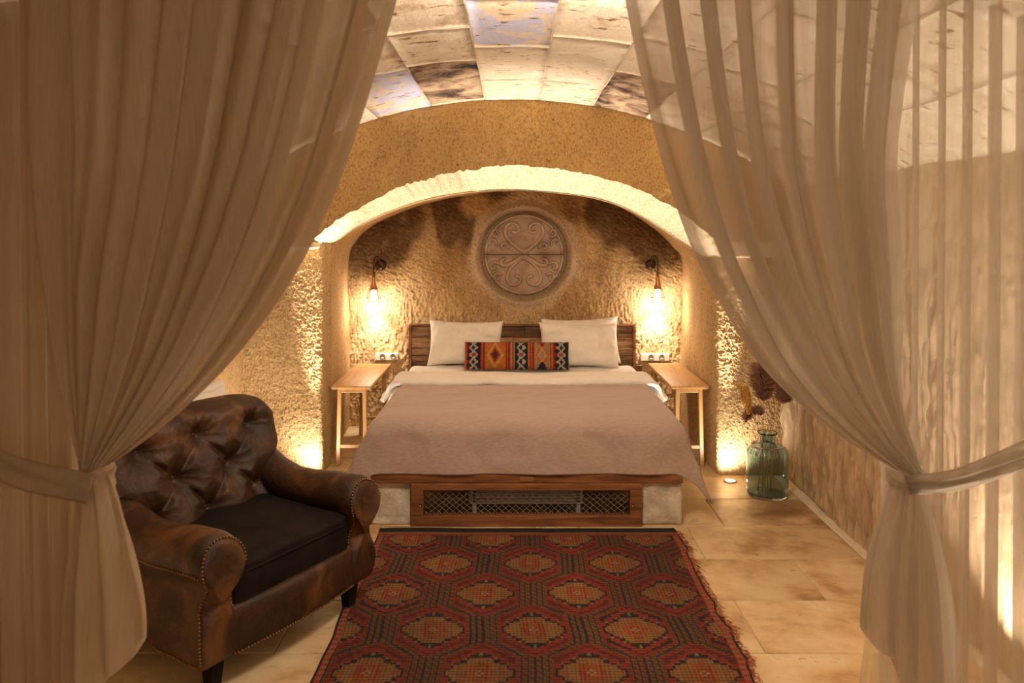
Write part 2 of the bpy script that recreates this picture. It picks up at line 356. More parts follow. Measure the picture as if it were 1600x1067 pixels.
# piers (with rounded corner into the alcove) and ledge
for nm, s, xc, zt in (('wall_pier_left', -1, -1.31, 1.57), ('wall_pier_right', 1, 1.415, 1.52)):
    R = .035
    a = np.linspace(0, PI/2, 9)
    px_ = np.concatenate([np.linspace(1.97*s, xc+s*R, 130), xc+s*R-s*R*np.sin(a[1:]), np.full(29, xc)])
    py_ = np.concatenate([np.full(130, 5.2), 5.2+R-R*np.cos(a[1:]), np.linspace(5.2+R, 5.45, 30)[1:]])
    nx_ = np.concatenate([np.zeros(130), -s*np.sin(a[1:]), np.full(29, -s)]); ny_ = np.concatenate([np.full(130, -1.), -np.cos(a[1:]), np.zeros(29)])
    z = np.linspace(0, zt+.03, 330)
    X, Z = np.meshgrid(px_, z); Y = np.broadcast_to(py_[None], X.shape)
    nr = np.stack([np.broadcast_to(nx_, X.shape), np.broadcast_to(ny_, X.shape), 0*X], -1)
    wall(nm, X, Y, Z, nr, base=(.72, .54, .31), disp=lambda a, b, c: .4*fbm(a*3,b*3,c*3,2)*.016+.010*np.abs(fbm(a*120, b*120, c*95, 2))+.003*fbm(a*50,b*50,c*34,2)+.004, flip=s < 0)
box('trim_ledge', -1.95, -1.32, 5.03, 5.25, 1.555, 1.60, m_mortar, bev=.012)['kind'] = 'structure'
box('trim_ledge', 1.43, 1.95, 5.03, 5.25, 1.497, 1.60, m_mortar, bev=.012)['kind'] = 'structure'
# side walls
y = np.concatenate([np.linspace(-1.6, 1.5, 100), np.linspace(1.51, 5.3, 360)]); z = np.linspace(0, 2.06, 170)
Y, Z = np.meshgrid(y, z); X = np.full_like(Y, XR)
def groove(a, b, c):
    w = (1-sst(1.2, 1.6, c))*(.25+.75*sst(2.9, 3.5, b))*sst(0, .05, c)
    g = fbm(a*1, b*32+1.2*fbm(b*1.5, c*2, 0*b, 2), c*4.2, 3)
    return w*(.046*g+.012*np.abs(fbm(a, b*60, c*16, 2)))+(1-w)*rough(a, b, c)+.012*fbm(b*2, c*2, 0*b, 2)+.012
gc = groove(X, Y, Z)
cc = wallcol(X, Y, Z, (.70, .56, .41), .10)*(.82+np.clip(gc*9-.1, -.35, .22))[..., None]  # groove hollows painted darker and ridges lighter, shading put into the colour
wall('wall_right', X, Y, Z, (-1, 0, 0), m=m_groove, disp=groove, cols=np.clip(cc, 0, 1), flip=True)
y = np.linspace(-1.6, 5.3, 330); z = np.linspace(0, 2.06, 120); Y, Z = np.meshgrid(y, z); X = np.full_like(Y, XL)
wall('wall_left', X, Y, Z, (1, 0, 0), base=(.70, .50, .28))
box('wall_front', -1.95, 1.95, -1.7, -1.6, 0, 2.7, m_mortar, bev=0)['kind'] = 'structure'
# ceiling: mortar shell with stone blocks
ce = empty('ceiling', (0, 0, VC)); tag(ce, kind='structure')
th = np.linspace(-.64, .64, 60); yy = np.linspace(-1.7, 5.12, 60); T, Yc = np.meshgrid(th, yy); RR = VR+.0065
mobj('mortar_bed', np.stack([RR*np.sin(T), Yc, RR*np.cos(T)], -1).reshape(-1, 3), grid_faces(60, 60), m_mortar, ce)
def block_mesh(L, w, seed, m):
    nu, nv = 9, 13
    u = np.linspace(-1, 1, nu); v = np.linspace(-1, 1, nv); U, Vv = np.meshgrid(u, v)
    e = np.maximum(np.abs(U)**10, np.abs(Vv)**16)
    hw = w/2-.003; a = U*hw/VR*(1+.012*vn(Vv*2+seed, U*0, 0)); yv = Vv*(L/2-.003)+.012*vn(U*2+seed*3, Vv*0, 1)
    rr = VR+.002+.002*e+.003*fbm(U*2+seed, Vv*2, 0*U+seed, 2)
    V = np.stack([rr*np.sin(a), yv, rr*np.cos(a)], -1).reshape(-1, 3).tolist()
    F4 = grid_faces(nu, nv).tolist()
    ring = list(range(nu))+[i*nu+nu-1 for i in range(1, nv)]+[(nv-1)*nu+i for i in range(nu-2, -1, -1)]+[i*nu for i in range(nv-2, 0, -1)]
    o = len(V)
    for i in ring: 
        q = Vector(V[i]); s = (VR+.03)/math.hypot(q.x, q.z); V.append((q.x*s, q.y, q.z*s))
    n = len(ring)
    for i in range(n): F4.append((ring[i], ring[(i+1) % n], o+(i+1) % n, o+i))
    me = bpy.data.meshes.new('vault_block'); me.from_pydata(V, [], F4); me.polygons.foreach_set('use_smooth', np.ones(len(me.polygons), bool))
    me.materials.append(m); return me
cache = {}
cw = .36
for kx in range(-5, 6):
    if kx == 0: J = [-1.7, -.7, .2, 1.1, 2.05, 2.85, 3.62, 4.4, 5.1]
    elif kx == -1: J = [-1.7, -.6, .4, 1.5, 2.5, 3.25, 3.87, 4.98, 5.1]
    elif kx == -2: J = [-1.7, -.9, .1, 1.2, 2.2, 3.1, 3.9, 5.1]
    else:
        J = [-1.7]; 
        while J[-1] < 4.4: J.append(J[-1]+random.choice([.7, .85, 1.0]))
        J = [j for j in J if j < 4.8]+[5.1]
    for a, b in zip(J[:-1], J[1:]):
        L = round(b-a, 2); m = m_ceil
        yc = (a+b)/2
        if (kx == 0 and 2.9 < yc < 3.6) or (kx == -2 and yc > 4): m = m_ceil_lav
        elif (kx == -1 and 4 < yc < 4.8) or (kx == 2 and 4 < yc < 5) : m = m_ceil_dark
        key = (L, m.name)
        if key not in cache: cache[key] = block_mesh(L, cw, len(cache)+1, m)
        o = bpy.data.objects.new('vault_stone', cache[key]); link(o, ce); o.location = (0, yc, 0); o.rotation_euler = (0, kx*cw/VR, 0)

# floor: grout bed + travertine tiles
fo = box('floor', -1.95, 1.95, -1.7, 6.6, -.06, -.005, m_grout, bev=0); tag(fo, kind='structure')
tc = {}
def tile(x0, x1, y0, y1):
    br = abs(x0-1.205) < .02 and abs(y0-4.295) < .02
    key = (round(x1-x0, 3), round(y1-y0, 3), br)
    if key not in tc:
        bm = bmesh.new(); w, l = key[:2]; add_box(bm, -w/2+.0025, w/2-.0025, -l/2+.0025, l/2-.0025, -.03, 0, .003, 1)
        me = bpy.data.meshes.new('tile'); bm.to_mesh(me); bm.free(); me.materials.append(m_tile_brown if br else m_tile); tc[key] = me
    o = bpy.data.objects.new('tile', tc[key]); link(o, fo); o.location = ((x0+x1)/2, (y0+y1)/2, 0)
rowb = [4.295-.4325*k for k in range(0, 14)][::-1]+[4.73, 5.15, 5.58, 6.01, 6.44, 6.6]
seams = {0: 1.0, 1: 1.2}
for i in range(len(rowb)-1):
    y0, y1 = rowb[i], rowb[i+1]
    st = 1.0 if i % 2 == 0 else 1.43
    if abs(y0-4.295) < .01: st = 1.205
    if abs(y0-3.8625) < .01: st = .99
    if abs(y0-2.9975) < .02: st = 1.005
    xs = [st]; 
    w = .65 if i % 3 else .86
    while xs[-1] < 1.9: xs.append(xs[-1]+w)
    while xs[0] > -1.9: xs.insert(0, xs[0]-w)
    xs = [max(-1.93, min(1.93, q)) for q in xs]
    for a, b in zip(xs[:-1], xs[1:]):
        if b-a > .03: tile(a, b, y0, y1)
# plaster base line of the right wall
box('baseboard_right', 1.79, 1.86, 1.2, 5.15, 0, .012, m_mortar, bev=.006)['kind'] = 'structure'

# ------------------------------------------------------------------ FLOOR UPLIGHTS
ul_labels = ['small steel floor uplight glowing at the left pier beside the left side table',
             'small steel floor uplight glowing at the right pier beside the right side table',
             'floor uplight against the right wall behind the right curtain, farther one',
             'floor uplight against the left wall behind the armchair',
             'floor uplight against the right wall nearest the viewer',
             'floor uplight against the left wall nearest the viewer']
for i, (x, y, e) in enumerate(UP):
    t = empty('floor_uplight', (x, y, 0)); tag(t, ul_labels[i], 'light')
    lathe('rim', [(.030, .001), (.030, .008), (.042, .008), (.045, .001)], m_steel, t, 24)
    lathe('lens', [(.0001, .006), (.015, .006), (.030, .005)], m_lens, t, 24)
    if i < 2:
        light('uplight_beam', 'SPOT', (x, y, .03), 420, WARM2, (x, 5.19, 1.6), .012, 21, 1)
        light('uplight_beam', 'SPOT', (x, y, .03), 22, WARM2, (x, 5.19, .4), .02, 150, 1)
        light('uplight_beam', 'SPOT', (x, y-.02, .03), 360, WARM2, (-.42 if x < 0 else .55, 5.02, 2.05), .012, 50, 1)
    else: light('uplight_beam', 'SPOT', (x, y, .03), e*2.4, WARM2, (x*1.02, y+.02, 2), .012, 110, 1)

# ------------------------------------------------------------------ MEDALLION
def medallion():
    n = 190; R0 = .352
    g = np.linspace(-1, 1, n); U, Vv = np.meshgrid(g, g)
    # map square to disc
    Dx = U*np.sqrt(1-Vv**2/2); Dz = Vv*np.sqrt(1-U**2/2)
    def dist(poly):
        p = np.array(poly); dmin = np.full(Dx.shape, 9.)
        for a, b in zip(p[:-1], p[1:]):
            ab = b-a; L2 = (ab**2).sum()+1e-9
            t = np.clip(((Dx-a[0])*ab[0]+(Dz-a[1])*ab[1])/L2, 0, 1)
            dmin = np.minimum(dmin, np.hypot(Dx-a[0]-t*ab[0], Dz-a[1]-t*ab[1]))
        return dmin
    def spiral(cx, cz, r0, r1, a0, a1, k=16):
        return [(cx+(r0+(r1-r0)*i/k)*math.cos(a0+(a1-a0)*i/k), cz+(r0+(r1-r0)*i/k)*math.sin(a0+(a1-a0)*i/k)) for i in range(k+1)]
    curves = []
    for s in (-1, 1):
        mir = lambda c: [(s*a, b) for a, b in c]
        heart = spline([(0, .06), (.16, .16), (.36, .34), (.47, .52), (.43, .70), (.30, .77), (.17, .72), (.13, .60), (.20, .53), (.28, .56)], 30)
        curves.append((mir(heart), .045, 1))
        low = spline([(0, -.02), (.18, -.12), (.38, -.24), (.53, -.25), (.57, -.16), (.50, -.10)], 20); curves.append((mir(low), .05, 1))
        oval = spline([(0, -.06), (.2, -.2), (.36, -.38), (.42, -.58), (.32, -.74), (.12, -.70), (.10, -.56), (.2, -.52)], 26); curves.append((mir(oval), .04, .8))
        curves.append((mir(spiral(.70, .55, .12, .03, -2.0, 2.9)), .035, .9))
        curves.append((mir(spiral(.80, .28, .13, .03, 3.4, -1.0)), .035, .9))
        curves.append((mir(spiral(.50, .18, .12, .03, 3.2, -1.4)), .04, 1))
        curves.append((mir(spiral(.74, -.30, .13, .03, 2.5, -2.4)), .035, .8))
        curves.append((mir(spiral(.66, -.56, .12, .03, 2.5, -2.6)), .035, .8))
        curves.append((mir([(.58, .78), (.70, .66), (.62, .48)]), .03, .6))
    h = np.zeros(Dx.shape)
    for c, w, k in curves:
        h = np.maximum(h, k*(1-sst(w*.45, w*1.25, dist(c))))
    # filled heart body slightly proud
    body = np.exp(-((Dx/.30)**2+((Dz-.40)/.22)**2)**2)*.5+np.exp(-((Dx/.26)**2+((Dz+.50)/.22)**2)**2)*.35
    h = np.maximum(h, body)
    rr = np.hypot(Dx, Dz)
    rim = sst(.90, .93, rr)*(1-sst(.97, 1.0, rr))
    hh = .044*h+.026*rim+.003*fbm(Dx*9, Dz*9, 0*Dx, 3)-.02*sst(.97, 1.0, rr)
    base = np.array((.95, .88, .84)); dk = np.array((.52, .40, .33))
    stain = np.clip(np.exp(-(Dz/.10)**2)*(.3+.7*sst(.1, .7, np.abs(Dx)))*(1+fbm(Dx*4, Dz*4, 0*Dx+2, 3)), 0, 1)
    stain = np.maximum(stain, .45*sst(.05, .5, fbm(Dx*2.5+7, Dz*2.5, 0*Dx, 4)))
    col = base*(1-stain[..., None]*.75)+dk*stain[..., None]*.75
    root = empty('stone_medallion', (MX, NB, MZ)); tag(root, 'round carved stone relief with heart-shaped scrollwork in the alcove wall above the bed', 'relief')
    mid = n//2
    for nm, a, b in (('lower_slab', 0, mid), ('upper_slab', mid, n)):
        X = Dx[a:b]*R0; Z = Dz[a:b]*R0; Y = .074-hh[a:b]
        Z = Z+(.0016 if a else -.0016)
        c = col[a:b]
        V = np.stack([X, Y, Z], -1).reshape(-1, 3)
        mobj(nm, V, grid_faces(n, b-a), m_relief, root, cols=np.clip(c, 0, 1).reshape(-1, 3))
medallion()

# ------------------------------------------------------------------ BED
BXc = .083; BY0 = 4.28; BY1 = 6.42
bed = empty('bed', (BXc, BY0, 0)); tag(bed, 'low double bed with dark wood platform, plank headboard and stone blocks under its foot', 'bed')
hwp = .885
box('platform', -hwp, hwp, 0, BY1-BY0-.06, .245, .305, m_bedwood, bed, .006)
# carved detail at the middle of the platform edge
bm = bmesh.new(); add_box(bm, -.04, .04, -.006, .004, .256, .284, .004); bmobj('escutcheon', bm, m_bedwood, bed)
def rockblock(name, x0, x1, y0, y1, z0, z1, m, parent, seed, carve=False):
    n = 15
    V = []; Fc = []
    bm = bmesh.new(); bmesh.ops.create_cube(bm, size=2)
    bmesh.ops.subdivide_edges(bm, edges=bm.edges[:], cuts=14, use_grid_fill=True)
    for v in bm.verts:
        p = v.co.copy(); q = Vector([max(-.94, min(.94, c)) for c in p]); dd = p-q
        if dd.length > 1e-6: p = q+dd.normalized()*min(dd.length, .06)
        w = Vector(((x0+x1)/2+p.x*(x1-x0)/2, (y0+y1)/2+p.y*(y1-y0)/2, (z0+z1)/2+p.z*(z1-z0)/2))
        nn = mnoise.fractal(w*9+Vector((seed, 0, 0)), .8, 2, 4)
        w += dd.normalized()*nn*.008 if dd.length > 1e-6 else Vector()
        if carve and p.y < -.9:
            e = max(abs(p.x), abs(p.z))
            if .62 < e < .78: w.y += .012
            elif e <= .62: w.y += .005
        v.co = w
    return bmobj(name, bm, m, parent, True)
rockblock('stone_leg', -.885, -.655, .03, .42, 0, .245, m_stone, bed, 1, True)
rockblock('stone_leg', .655, .885, .03, .42, 0, .245, m_stone, bed, 5)
# wooden grille box between the stones
gb = empty('grille_frame'); gb.parent = bed
box('frame_rail', -.655, .655, .0, .05, .205, .245, m_bedwood, bed)
box('frame_rail', -.655, .655, .0, .05, .0, .062, m_bedwood, bed)
bpy.data.objects.remove(gb)
for s in (-1, 1):
    box('frame_stile', *sorted((s*.655, s*.585)), .0, .05, .058, .209, m_bedwood, bed)
    g = lathe('bolt', [(.0001, .0), (.006, .001), (.008, .004)], m_nail, bed, 10); g.matrix_local = Matrix.Translation((s*.60, -.001, .125)) @ Matrix.Rotation(PI/2, 4, 'X')
box('shade_panel', -.65, .65, .60, .63, .0, .245, m_black, bed, 0)  # black sheet standing in for the shade under the bed
mb = MB()
dx, dz = .040, .0165
for i in range(-16, 17):
    for j in range(0, 9):
        cx = i*dx+(dx/2 if j % 2 else 0); cz = .063+j*dz
        if abs(cx)+dx/2 > .59 or cz+dz > .208: continue
        for s in (-1, 1):
            mb.tube([(cx-dx/2*0, .03, cz), (cx+s*dx/2, .03, cz+dz)], .0012, 3)
mb.build('wire_mesh', m_mesh, bed)
# unit behind the grille
ht = empty('floor_heater', (BXc, BY0+.10, 0)); tag(ht, 'long grey heater unit lying behind the wire grille under the bed', 'heater')
box('casing', -.33, .33, 0, .14, .09, .19, m_grey, ht, .012)
for s in (-1, 1): box('foot', s*.30-.012, s*.30+.012, .0, .12, 0, .205, m_grey, ht, .003)
for i in range(5): box('fin', -.31, .31, -.008, .003, .10+i*.018, .107+i*.018, m_grey, ht, .001)
# headboard of planks
hb = empty('headboard', (0, BY1-BY0-.02, 0)); hb.parent = bed
hx0, hx1 = -.93-.015, 1.015-.083+.02
box('back_panel', hx0, hx1, .03, .06, .3, .875, m_black, hb, 0)
rows = [.30, .40, .50, .575, .635, .725, .79, .868]
rows = [.30, .42, .54, .625, .69, .775, .868]
for i in range(len(rows)-1):
    xs = [hx0+.012]; 
    while xs[-1] < hx1-.5: xs.append(xs[-1]+random.uniform(.32, .62))
    xs.append(hx1-.012)
    for a, b in zip(xs[:-1], xs[1:]):
        pr = random.uniform(0, .018)
        o = box('plank', -(b-a)/2+.001, (b-a)/2-.001, .004-pr, .032, rows[i]+.0015, rows[i+1]-.0015, m_plank, hb, .0025, 1); o.location.x = (a+b)/2
box('frame_edge', hx0-.012, hx0+.012, -.01, .06, .28, .885, m_bedwood, hb, .003)
box('frame_edge', hx1-.012, hx1+.012, -.01, .06, .28, .885, m_bedwood, hb, .003)
box('frame_edge', hx0+.01, hx1-.01, -.01, .06, .87, .885, m_bedwood, hb, .003)

# mattress
ma = box('mattress', BXc-.85, BXc+.85, BY0+.08, BY1-.08, .307, .55, m_white, None, .09, 5); tag(ma, 'thick white mattress on the wooden bed platform under the blanket', 'mattress')

def drape(name, m, xr, y0, y1, ztop, halfw, front=None, nx=150, ny=130, drop=.2, flare=.3, seed=0, wr=.006, dropfn=None, thick=.008, rr_=.055, cd=.28):
    """cloth over the bed. xr: s beyond halfw hangs. front: y of the front mattress edge (cloth hangs past it)"""
    s = np.linspace(-halfw-drop, halfw+drop, nx)
    fd = dropfn if dropfn else None
    fl_ = front[1] if front else 0
    t = np.linspace(-fl_, y1-y0, ny)
    Sg, Tg = np.meshgrid(s, t)
    Rr = rr_
    def bend(a, edge, fla):
        """a: arc coordinate beyond edge (edge-R starts the bend); returns horizontal offset, vertical drop"""
        e = np.maximum(a-(edge-Rr), 0)
        q = PI/2*Rr
        ang = np.minimum(e/Rr, PI/2)
        h = np.where(e > 0, Rr*np.sin(ang), 0); v = np.where(e > 0, Rr*(1-np.cos(ang)), 0)
        ex = np.maximum(e-q, 0)
        return np.minimum(a, edge-Rr)+h+ex*fla, v+ex*math.sqrt(1-fla*fla)
    ax = np.abs(Sg); sg = np.sign(Sg)
    hx, vx = bend(ax, halfw, flare)
    if front:
        by, vy = bend(np.maximum(-Tg, -5)+0, 0+Rr*0, front[2])
        by = np.where(Tg > Rr, -Tg, by)
        by, vy = bend(-Tg, 0, front[2])
        yy_ = y0-by
    else: yy_ = y0+Tg; vy = 0*Tg
    # combined drop: corners fall by the larger plus part of the smaller
    v = np.maximum(vx, vy)+cd*np.minimum(vx, vy)*np.where(Sg > 0, 1.0, .5)
    corner = sst(.03, .16, np.minimum(vx, vy))
    X = BXc+sg*(hx+corner*.045); Y = yy_+corner*.01
    hang = sst(.02, .12, v)
    wv = fbm(Sg*5+seed, Tg*5, 0*Sg, 3)
    Z = ztop-v+wr*(1-hang)*(fbm(Sg*4+seed, Tg*9, 0*Sg+seed, 3)+.4*fbm(Sg*12, Tg*22, 0*Sg, 2))
    side = (vx > vy)
    X = X+sg*np.where(side, hang*.014*np.sin(Tg*16+wv*2), 0)
    Y = Y-np.where(~side, hang*.010*np.sin(Sg*11+wv*2.5), 0)
    nv, nu = X.shape
    V = np.stack([X, Y, Z], -1)
    o = mobj(name, V.reshape(-1, 3), grid_faces(nu, nv), m)
    sm = o.modifiers.new('solid', 'SOLIDIFY'); sm.thickness = thick; sm.offset = 1
    return o, V
# duvet (white) then blanket
dv, _ = drape('duvet', m_white, 0, 5.08, 6.12, .568, .90, None, 120, 90, .12, .5, 3, .012, thick=.02); tag(dv, 'white duvet spread across the head half of the bed under the pillows', 'duvet')
fs, _ = drape('folded_sheet', m_white, 0, 5.24, 5.60, .600, .925, None, 120, 50, .11, .62, 9, .016, thick=.034); tag(fs, 'white top sheet folded back above the edge of the mauve blanket', 'sheet')
bl, _ = drape('blanket', m_blanket, 0, 4.30, 5.29, .603, .905, (0, .262, .12), 190, 170, .30, .34, 0, .008, thick=.008, rr_=.10, cd=.48)
tag(bl, 'mauve brown woven blanket spread over the bed and hanging over its foot', 'blanket')

def pillow(name, w, h, t, m, loc, rot, seed=0, corner=.10, nu=56, nv=40, cols=None, wr=.006, puff=.5):
    u = np.linspace(-1, 1, nu); v = np.linspace(-1, 1, nv); U, Vv = np.meshgrid(u, v)
    prof = np.clip((1-U**4)*(1-Vv**4), 0, 1)**puff
    px_ = U*w/2*(1-corner*(1-np.abs(Vv)**2.2)*np.abs(U)**6*.4)
    pz_ = Vv*h/2*(1-corner*.8*(1-np.abs(U)**2.2)*np.abs(Vv)**3)
    wn = wr*fbm(U*3+seed, Vv*3, 0*U, 3)*1.6+wr*.8*fbm(U*2+seed, Vv*10*np.abs(U)+3, 0*U, 3)
    f = -t/2*prof+wn*prof**.3; b = t/2*prof-wn*.5*prof
    V = np.concatenate([np.stack([px_, f, pz_], -1).reshape(-1, 3), np.stack([px_, b, pz_], -1).reshape(-1, 3)])
    gf = grid_faces(nu, nv); F_ = np.concatenate([gf, (gf+nu*nv)[:, ::-1]])
    c = None
    if cols is not None:
        cc = cols(px_/w+.5, pz_/h+.5).reshape(-1, 3); c = np.concatenate([cc, cc*.9])
    o = mobj(name, V, F_, m, cols=c)
    mod = o.modifiers.new('weld', 'WELD'); mod.merge_threshold = .0005
    o.location = loc; o.rotation_euler = rot
    return o
lean = math.radians(-22)
def pil(px0, px1, pyb, D, h, lab, seed, ry=0, dl=0, zb=.59, grp=None):
    cx = ((px0+px1)/2-800)*D/F; w = (px1-px0)*D/F
    o = pillow('pillow', w, h, .16, m_white, (cx, D, zb+h/2*math.cos(lean)), (lean+dl, ry, 0), seed, .17, wr=.014)
    tag(o, lab, 'pillow'); return o
pil(669, 786, 578, 6.12, .385, 'plump white pillow propped on the left half of the headboard', 1, .02)
pil(846, 968, 578, 6.22, .395, 'white pillow at the back of the right pair, its corner showing behind another', 5, -.03, .03)
pil(842, 966, 580, 6.05, .375, 'white pillow at the front of the right pair, leaning on another white pillow', 9, .01)
def kil(u, v):
    u, v = u*1.0, v*1.0
    U = np.floor(u*96)/96; Vq = np.floor(v*22)/22
    c = np.zeros(u.shape+(3,)); 
    def put(mask, col): c[mask] = col
    OR = (.72, .20, .03); RED = (.42, .02, .015); BLK = (.018, .014, .03); TAN = (.58, .33, .13); YEL = (.80, .42, .10); WH = (.62, .52, .38); PK = (.55, .08, .08); PUR = (.12, .02, .06)
    put(u > -9, OR)
    band = lambda a, b: (U >= a) & (U < b)
    zig = (np.abs(((Vq*4) % 1)-.5)*2)
    for a, b in ((.02, .15), (.47, .60), (.85, .98)):
        put(band(a, b), BLK); mid = (a+b)/2
        put((np.abs(U-mid) < .012+.035*zig), WH); put((np.abs(U-mid) < .002+.028*zig-.008), BLK)
        put((U-a < .03*zig) & band(a, b), RED if a < .1 or a > .8 else BLK)
        put((np.abs(U-mid) < .02) & (Vq > .45) & (Vq < .55), PK)
    for a, b in ((.15, .19), (.39, .43), (.62, .66), (.81, .85)):
        put(band(a, b), RED); put(band(a+.012, a+.024), OR)
    put(band(.43, .47), TAN); put(band(.45, .46), RED); put(band(.60, .62), OR)
    put(band(.66, .81), TAN); put(band(.68, .69) | band(.78, .79), (.45, .25, .2))
    d1 = np.abs(U-.29)/.085+np.abs(Vq-.48)/.5
    put((d1 < .95) & band(.19, .39), YEL); put((d1 < .70), OR); put(d1 < .52, RED); put(d1 < .3, PUR)
    d2 = np.abs(U-.735)/.07+np.abs(Vq-.48)/.52
    put((d2 < .95) & band(.66, .81), OR); put((d2 < .6), YEL); put(d2 < .34, (.5, .3, .25))
    put((np.abs(U-.735)/.05+np.abs(Vq-1.0)/.25 < 1), RED); put((np.abs(U-.735)/.05+np.abs(Vq-.02)/.25 < 1), BLK)
    return c*np.array((.62, .72, .8))
kp = pillow('lumbar_cushion', .815, .215, .13, m_kilim, (.037, 5.88, .60+.105), (math.radians(-14), .004, 0), 4, .03, 260, 70, kil, .004)
tag(kp, 'long narrow kilim cushion with red, orange and black zigzag pattern leaning on the white pillows', 'cushion')

# ------------------------------------------------------------------ SIDE TABLES
def side_table(x0, x1, y0, y1, zt, label, lx):
    cx = (x0+x1)/2; t = empty('side_table', (cx, y0, 0)); tag(t, label, 'table', 'honey wood side tables')
    w = (x1-x0)/2; L = y1-y0
    box('tabletop', -w, w, 0, L, zt-.024, zt, m_honey, t, .007, 3)
    ls = []
    for sx in (-1, 1):
        for yy in (.05, L-.06):
            xx = sx*(w-.055); sp = sx*.012
            bm = bmesh.new(); add_box(bm, -.0145, .0145, -.015, .015, 0, zt-.024, .003, 1)
            for v in bm.verts: v.co.x += sp*(1-v.co.z/zt)
            o = bmobj('leg', bm, m_honeyz, t); o.location = (xx, yy, 0)
    for yy in (.05, L-.06):
        box('stretcher', -w+.052, w-.052, yy-.011, yy+.011, .125, .150, m_honeyz, t, .003)
        box('apron', -w+.062, w-.062, yy-.010, yy+.010, zt-.055, zt-.023, m_honeyz, t, .003)
    for sx in (-1, 1): box('side_rail', sx*(w-.055)-.009, sx*(w-.055)+.009, .06, L-.07, zt-.052, zt-.023, m_honeyz, t, .003)
side_table(-1.285, -1.0, 5.36, 6.28, .575, 'narrow honey wood side table on the left of the bed', 0)
side_table(1.125, 1.395, 5.34, 6.28, .58, 'narrow honey wood side table on the right of the bed', 0)

# ------------------------------------------------------------------ SCONCES
def sconce(x, z, side, label, dz=0):
    y = 6.36
    t = empty('wall_sconce', (x, NB, z)); tag(t, label, 'lamp')
    bx = side*.035; yl = y-NB
    g = lathe('backplate', [(.0001, .03), (.02, .03), (.036, .024), (.045, .012), (.048, 0)], m_darkmetal, t, 28)
    g.matrix_local = Matrix.Translation((bx, -.0, .27)) @ Matrix.Rotation(PI/2, 4, 'X')
    mb = MB()
    pth = spline([(bx, -.02, .27), (bx*.8, -.08, .34), (bx*.2, yl+.01, .335), (0, yl, .27), (0, yl, .19)], 20)
    mb.tube(pth, .006, 8); mb.tube([(bx, -.02, .27), (bx*.4, -.05, .235), (0, yl, .20)], .004, 6); mb.build('arm', m_darkmetal, t)
    lathe('socket', [(.0001, .20), (.012, .198), (.014, .15), (.018, .11), (.0001, .108)], m_copper, t, 16, (0, yl, 0))
    lathe('shade_cone', [(.010, .188), (.013, .15), (.022, .10), (.032, .068), (.030, .068), (.020, .10), (.011, .15), (.008, .186)], m_copper, t, 24, (0, yl, 0))
    mb = MB(); prof = [(.010, .185), (.014, .14), (.026, .09), (.046, .04), (.056, 0), (.050, -.035), (.036, -.055)]
    pp = spline(prof, 16)
    for k in range(12):
        a = 2*PI*k/12; mb.tube([(q[0]*math.cos(a), yl+q[0]*math.sin(a), q[1]) for q in pp],   .0026, 5)
    for rr, zz in ((.056, 0), (.036, -.055), (.030, .08)):
        mb.tube([(rr*math.cos(2*PI*k/24), yl+rr*math.sin(2*PI*k/24), zz) for k in range(24)],   .0032, 5, True)
    mb.build('wire_shade', m_copper, t)
    lathe('bulb', [(.0001, .10), (.010, .095), (.014, .07), (.026, .035), (.031, .005), (.026, -.018), (.014, -.03), (.0001, -.034)], m_bulb, t, 20, (0, yl, 0))
    l = light('sconce_light', 'POINT', (x, y+.0, z-.07), 8.5, WARM2, None, .03)
    l2 = light('sconce_downlight', 'SPOT', (x, y+.01, z-.075), 26, WARM2, (x+.0, 6.50, z-.5), .02, 80, .9)
sconce(-1.163, 1.115, 1, 'teardrop copper wire wall lamp, lit, above the left side table')
sconce(1.225, 1.12, -1, 'teardrop copper wire wall lamp, lit, above the right side table')

# outlets
for (x0, x1, z, lab, sx) in ((-1.17, -.975, .568, 'cream double wall socket plate left of the headboard', -1.06), (1.10, 1.35, .562, 'cream double wall socket plate right of the headboard', 1.19)):
    t = empty('power_outlet', ((x0+x1)/2, NB, z)); tag(t, lab, 'outlet')
    w = (x1-x0)/2
    box('plate', -w, w, -.028, .02, .0, .062, m_plate, t, .006)
    for q in (-.045, .045):
        o = lathe('socket', [(.0001, .004), (.018, .004), (.021, .010), (.024, .0)], m_socket, t, 20); o.matrix_local = Matrix.Translation((q+.01, -.03, .0375)) @ Matrix.Rotation(PI/2, 4, 'X')

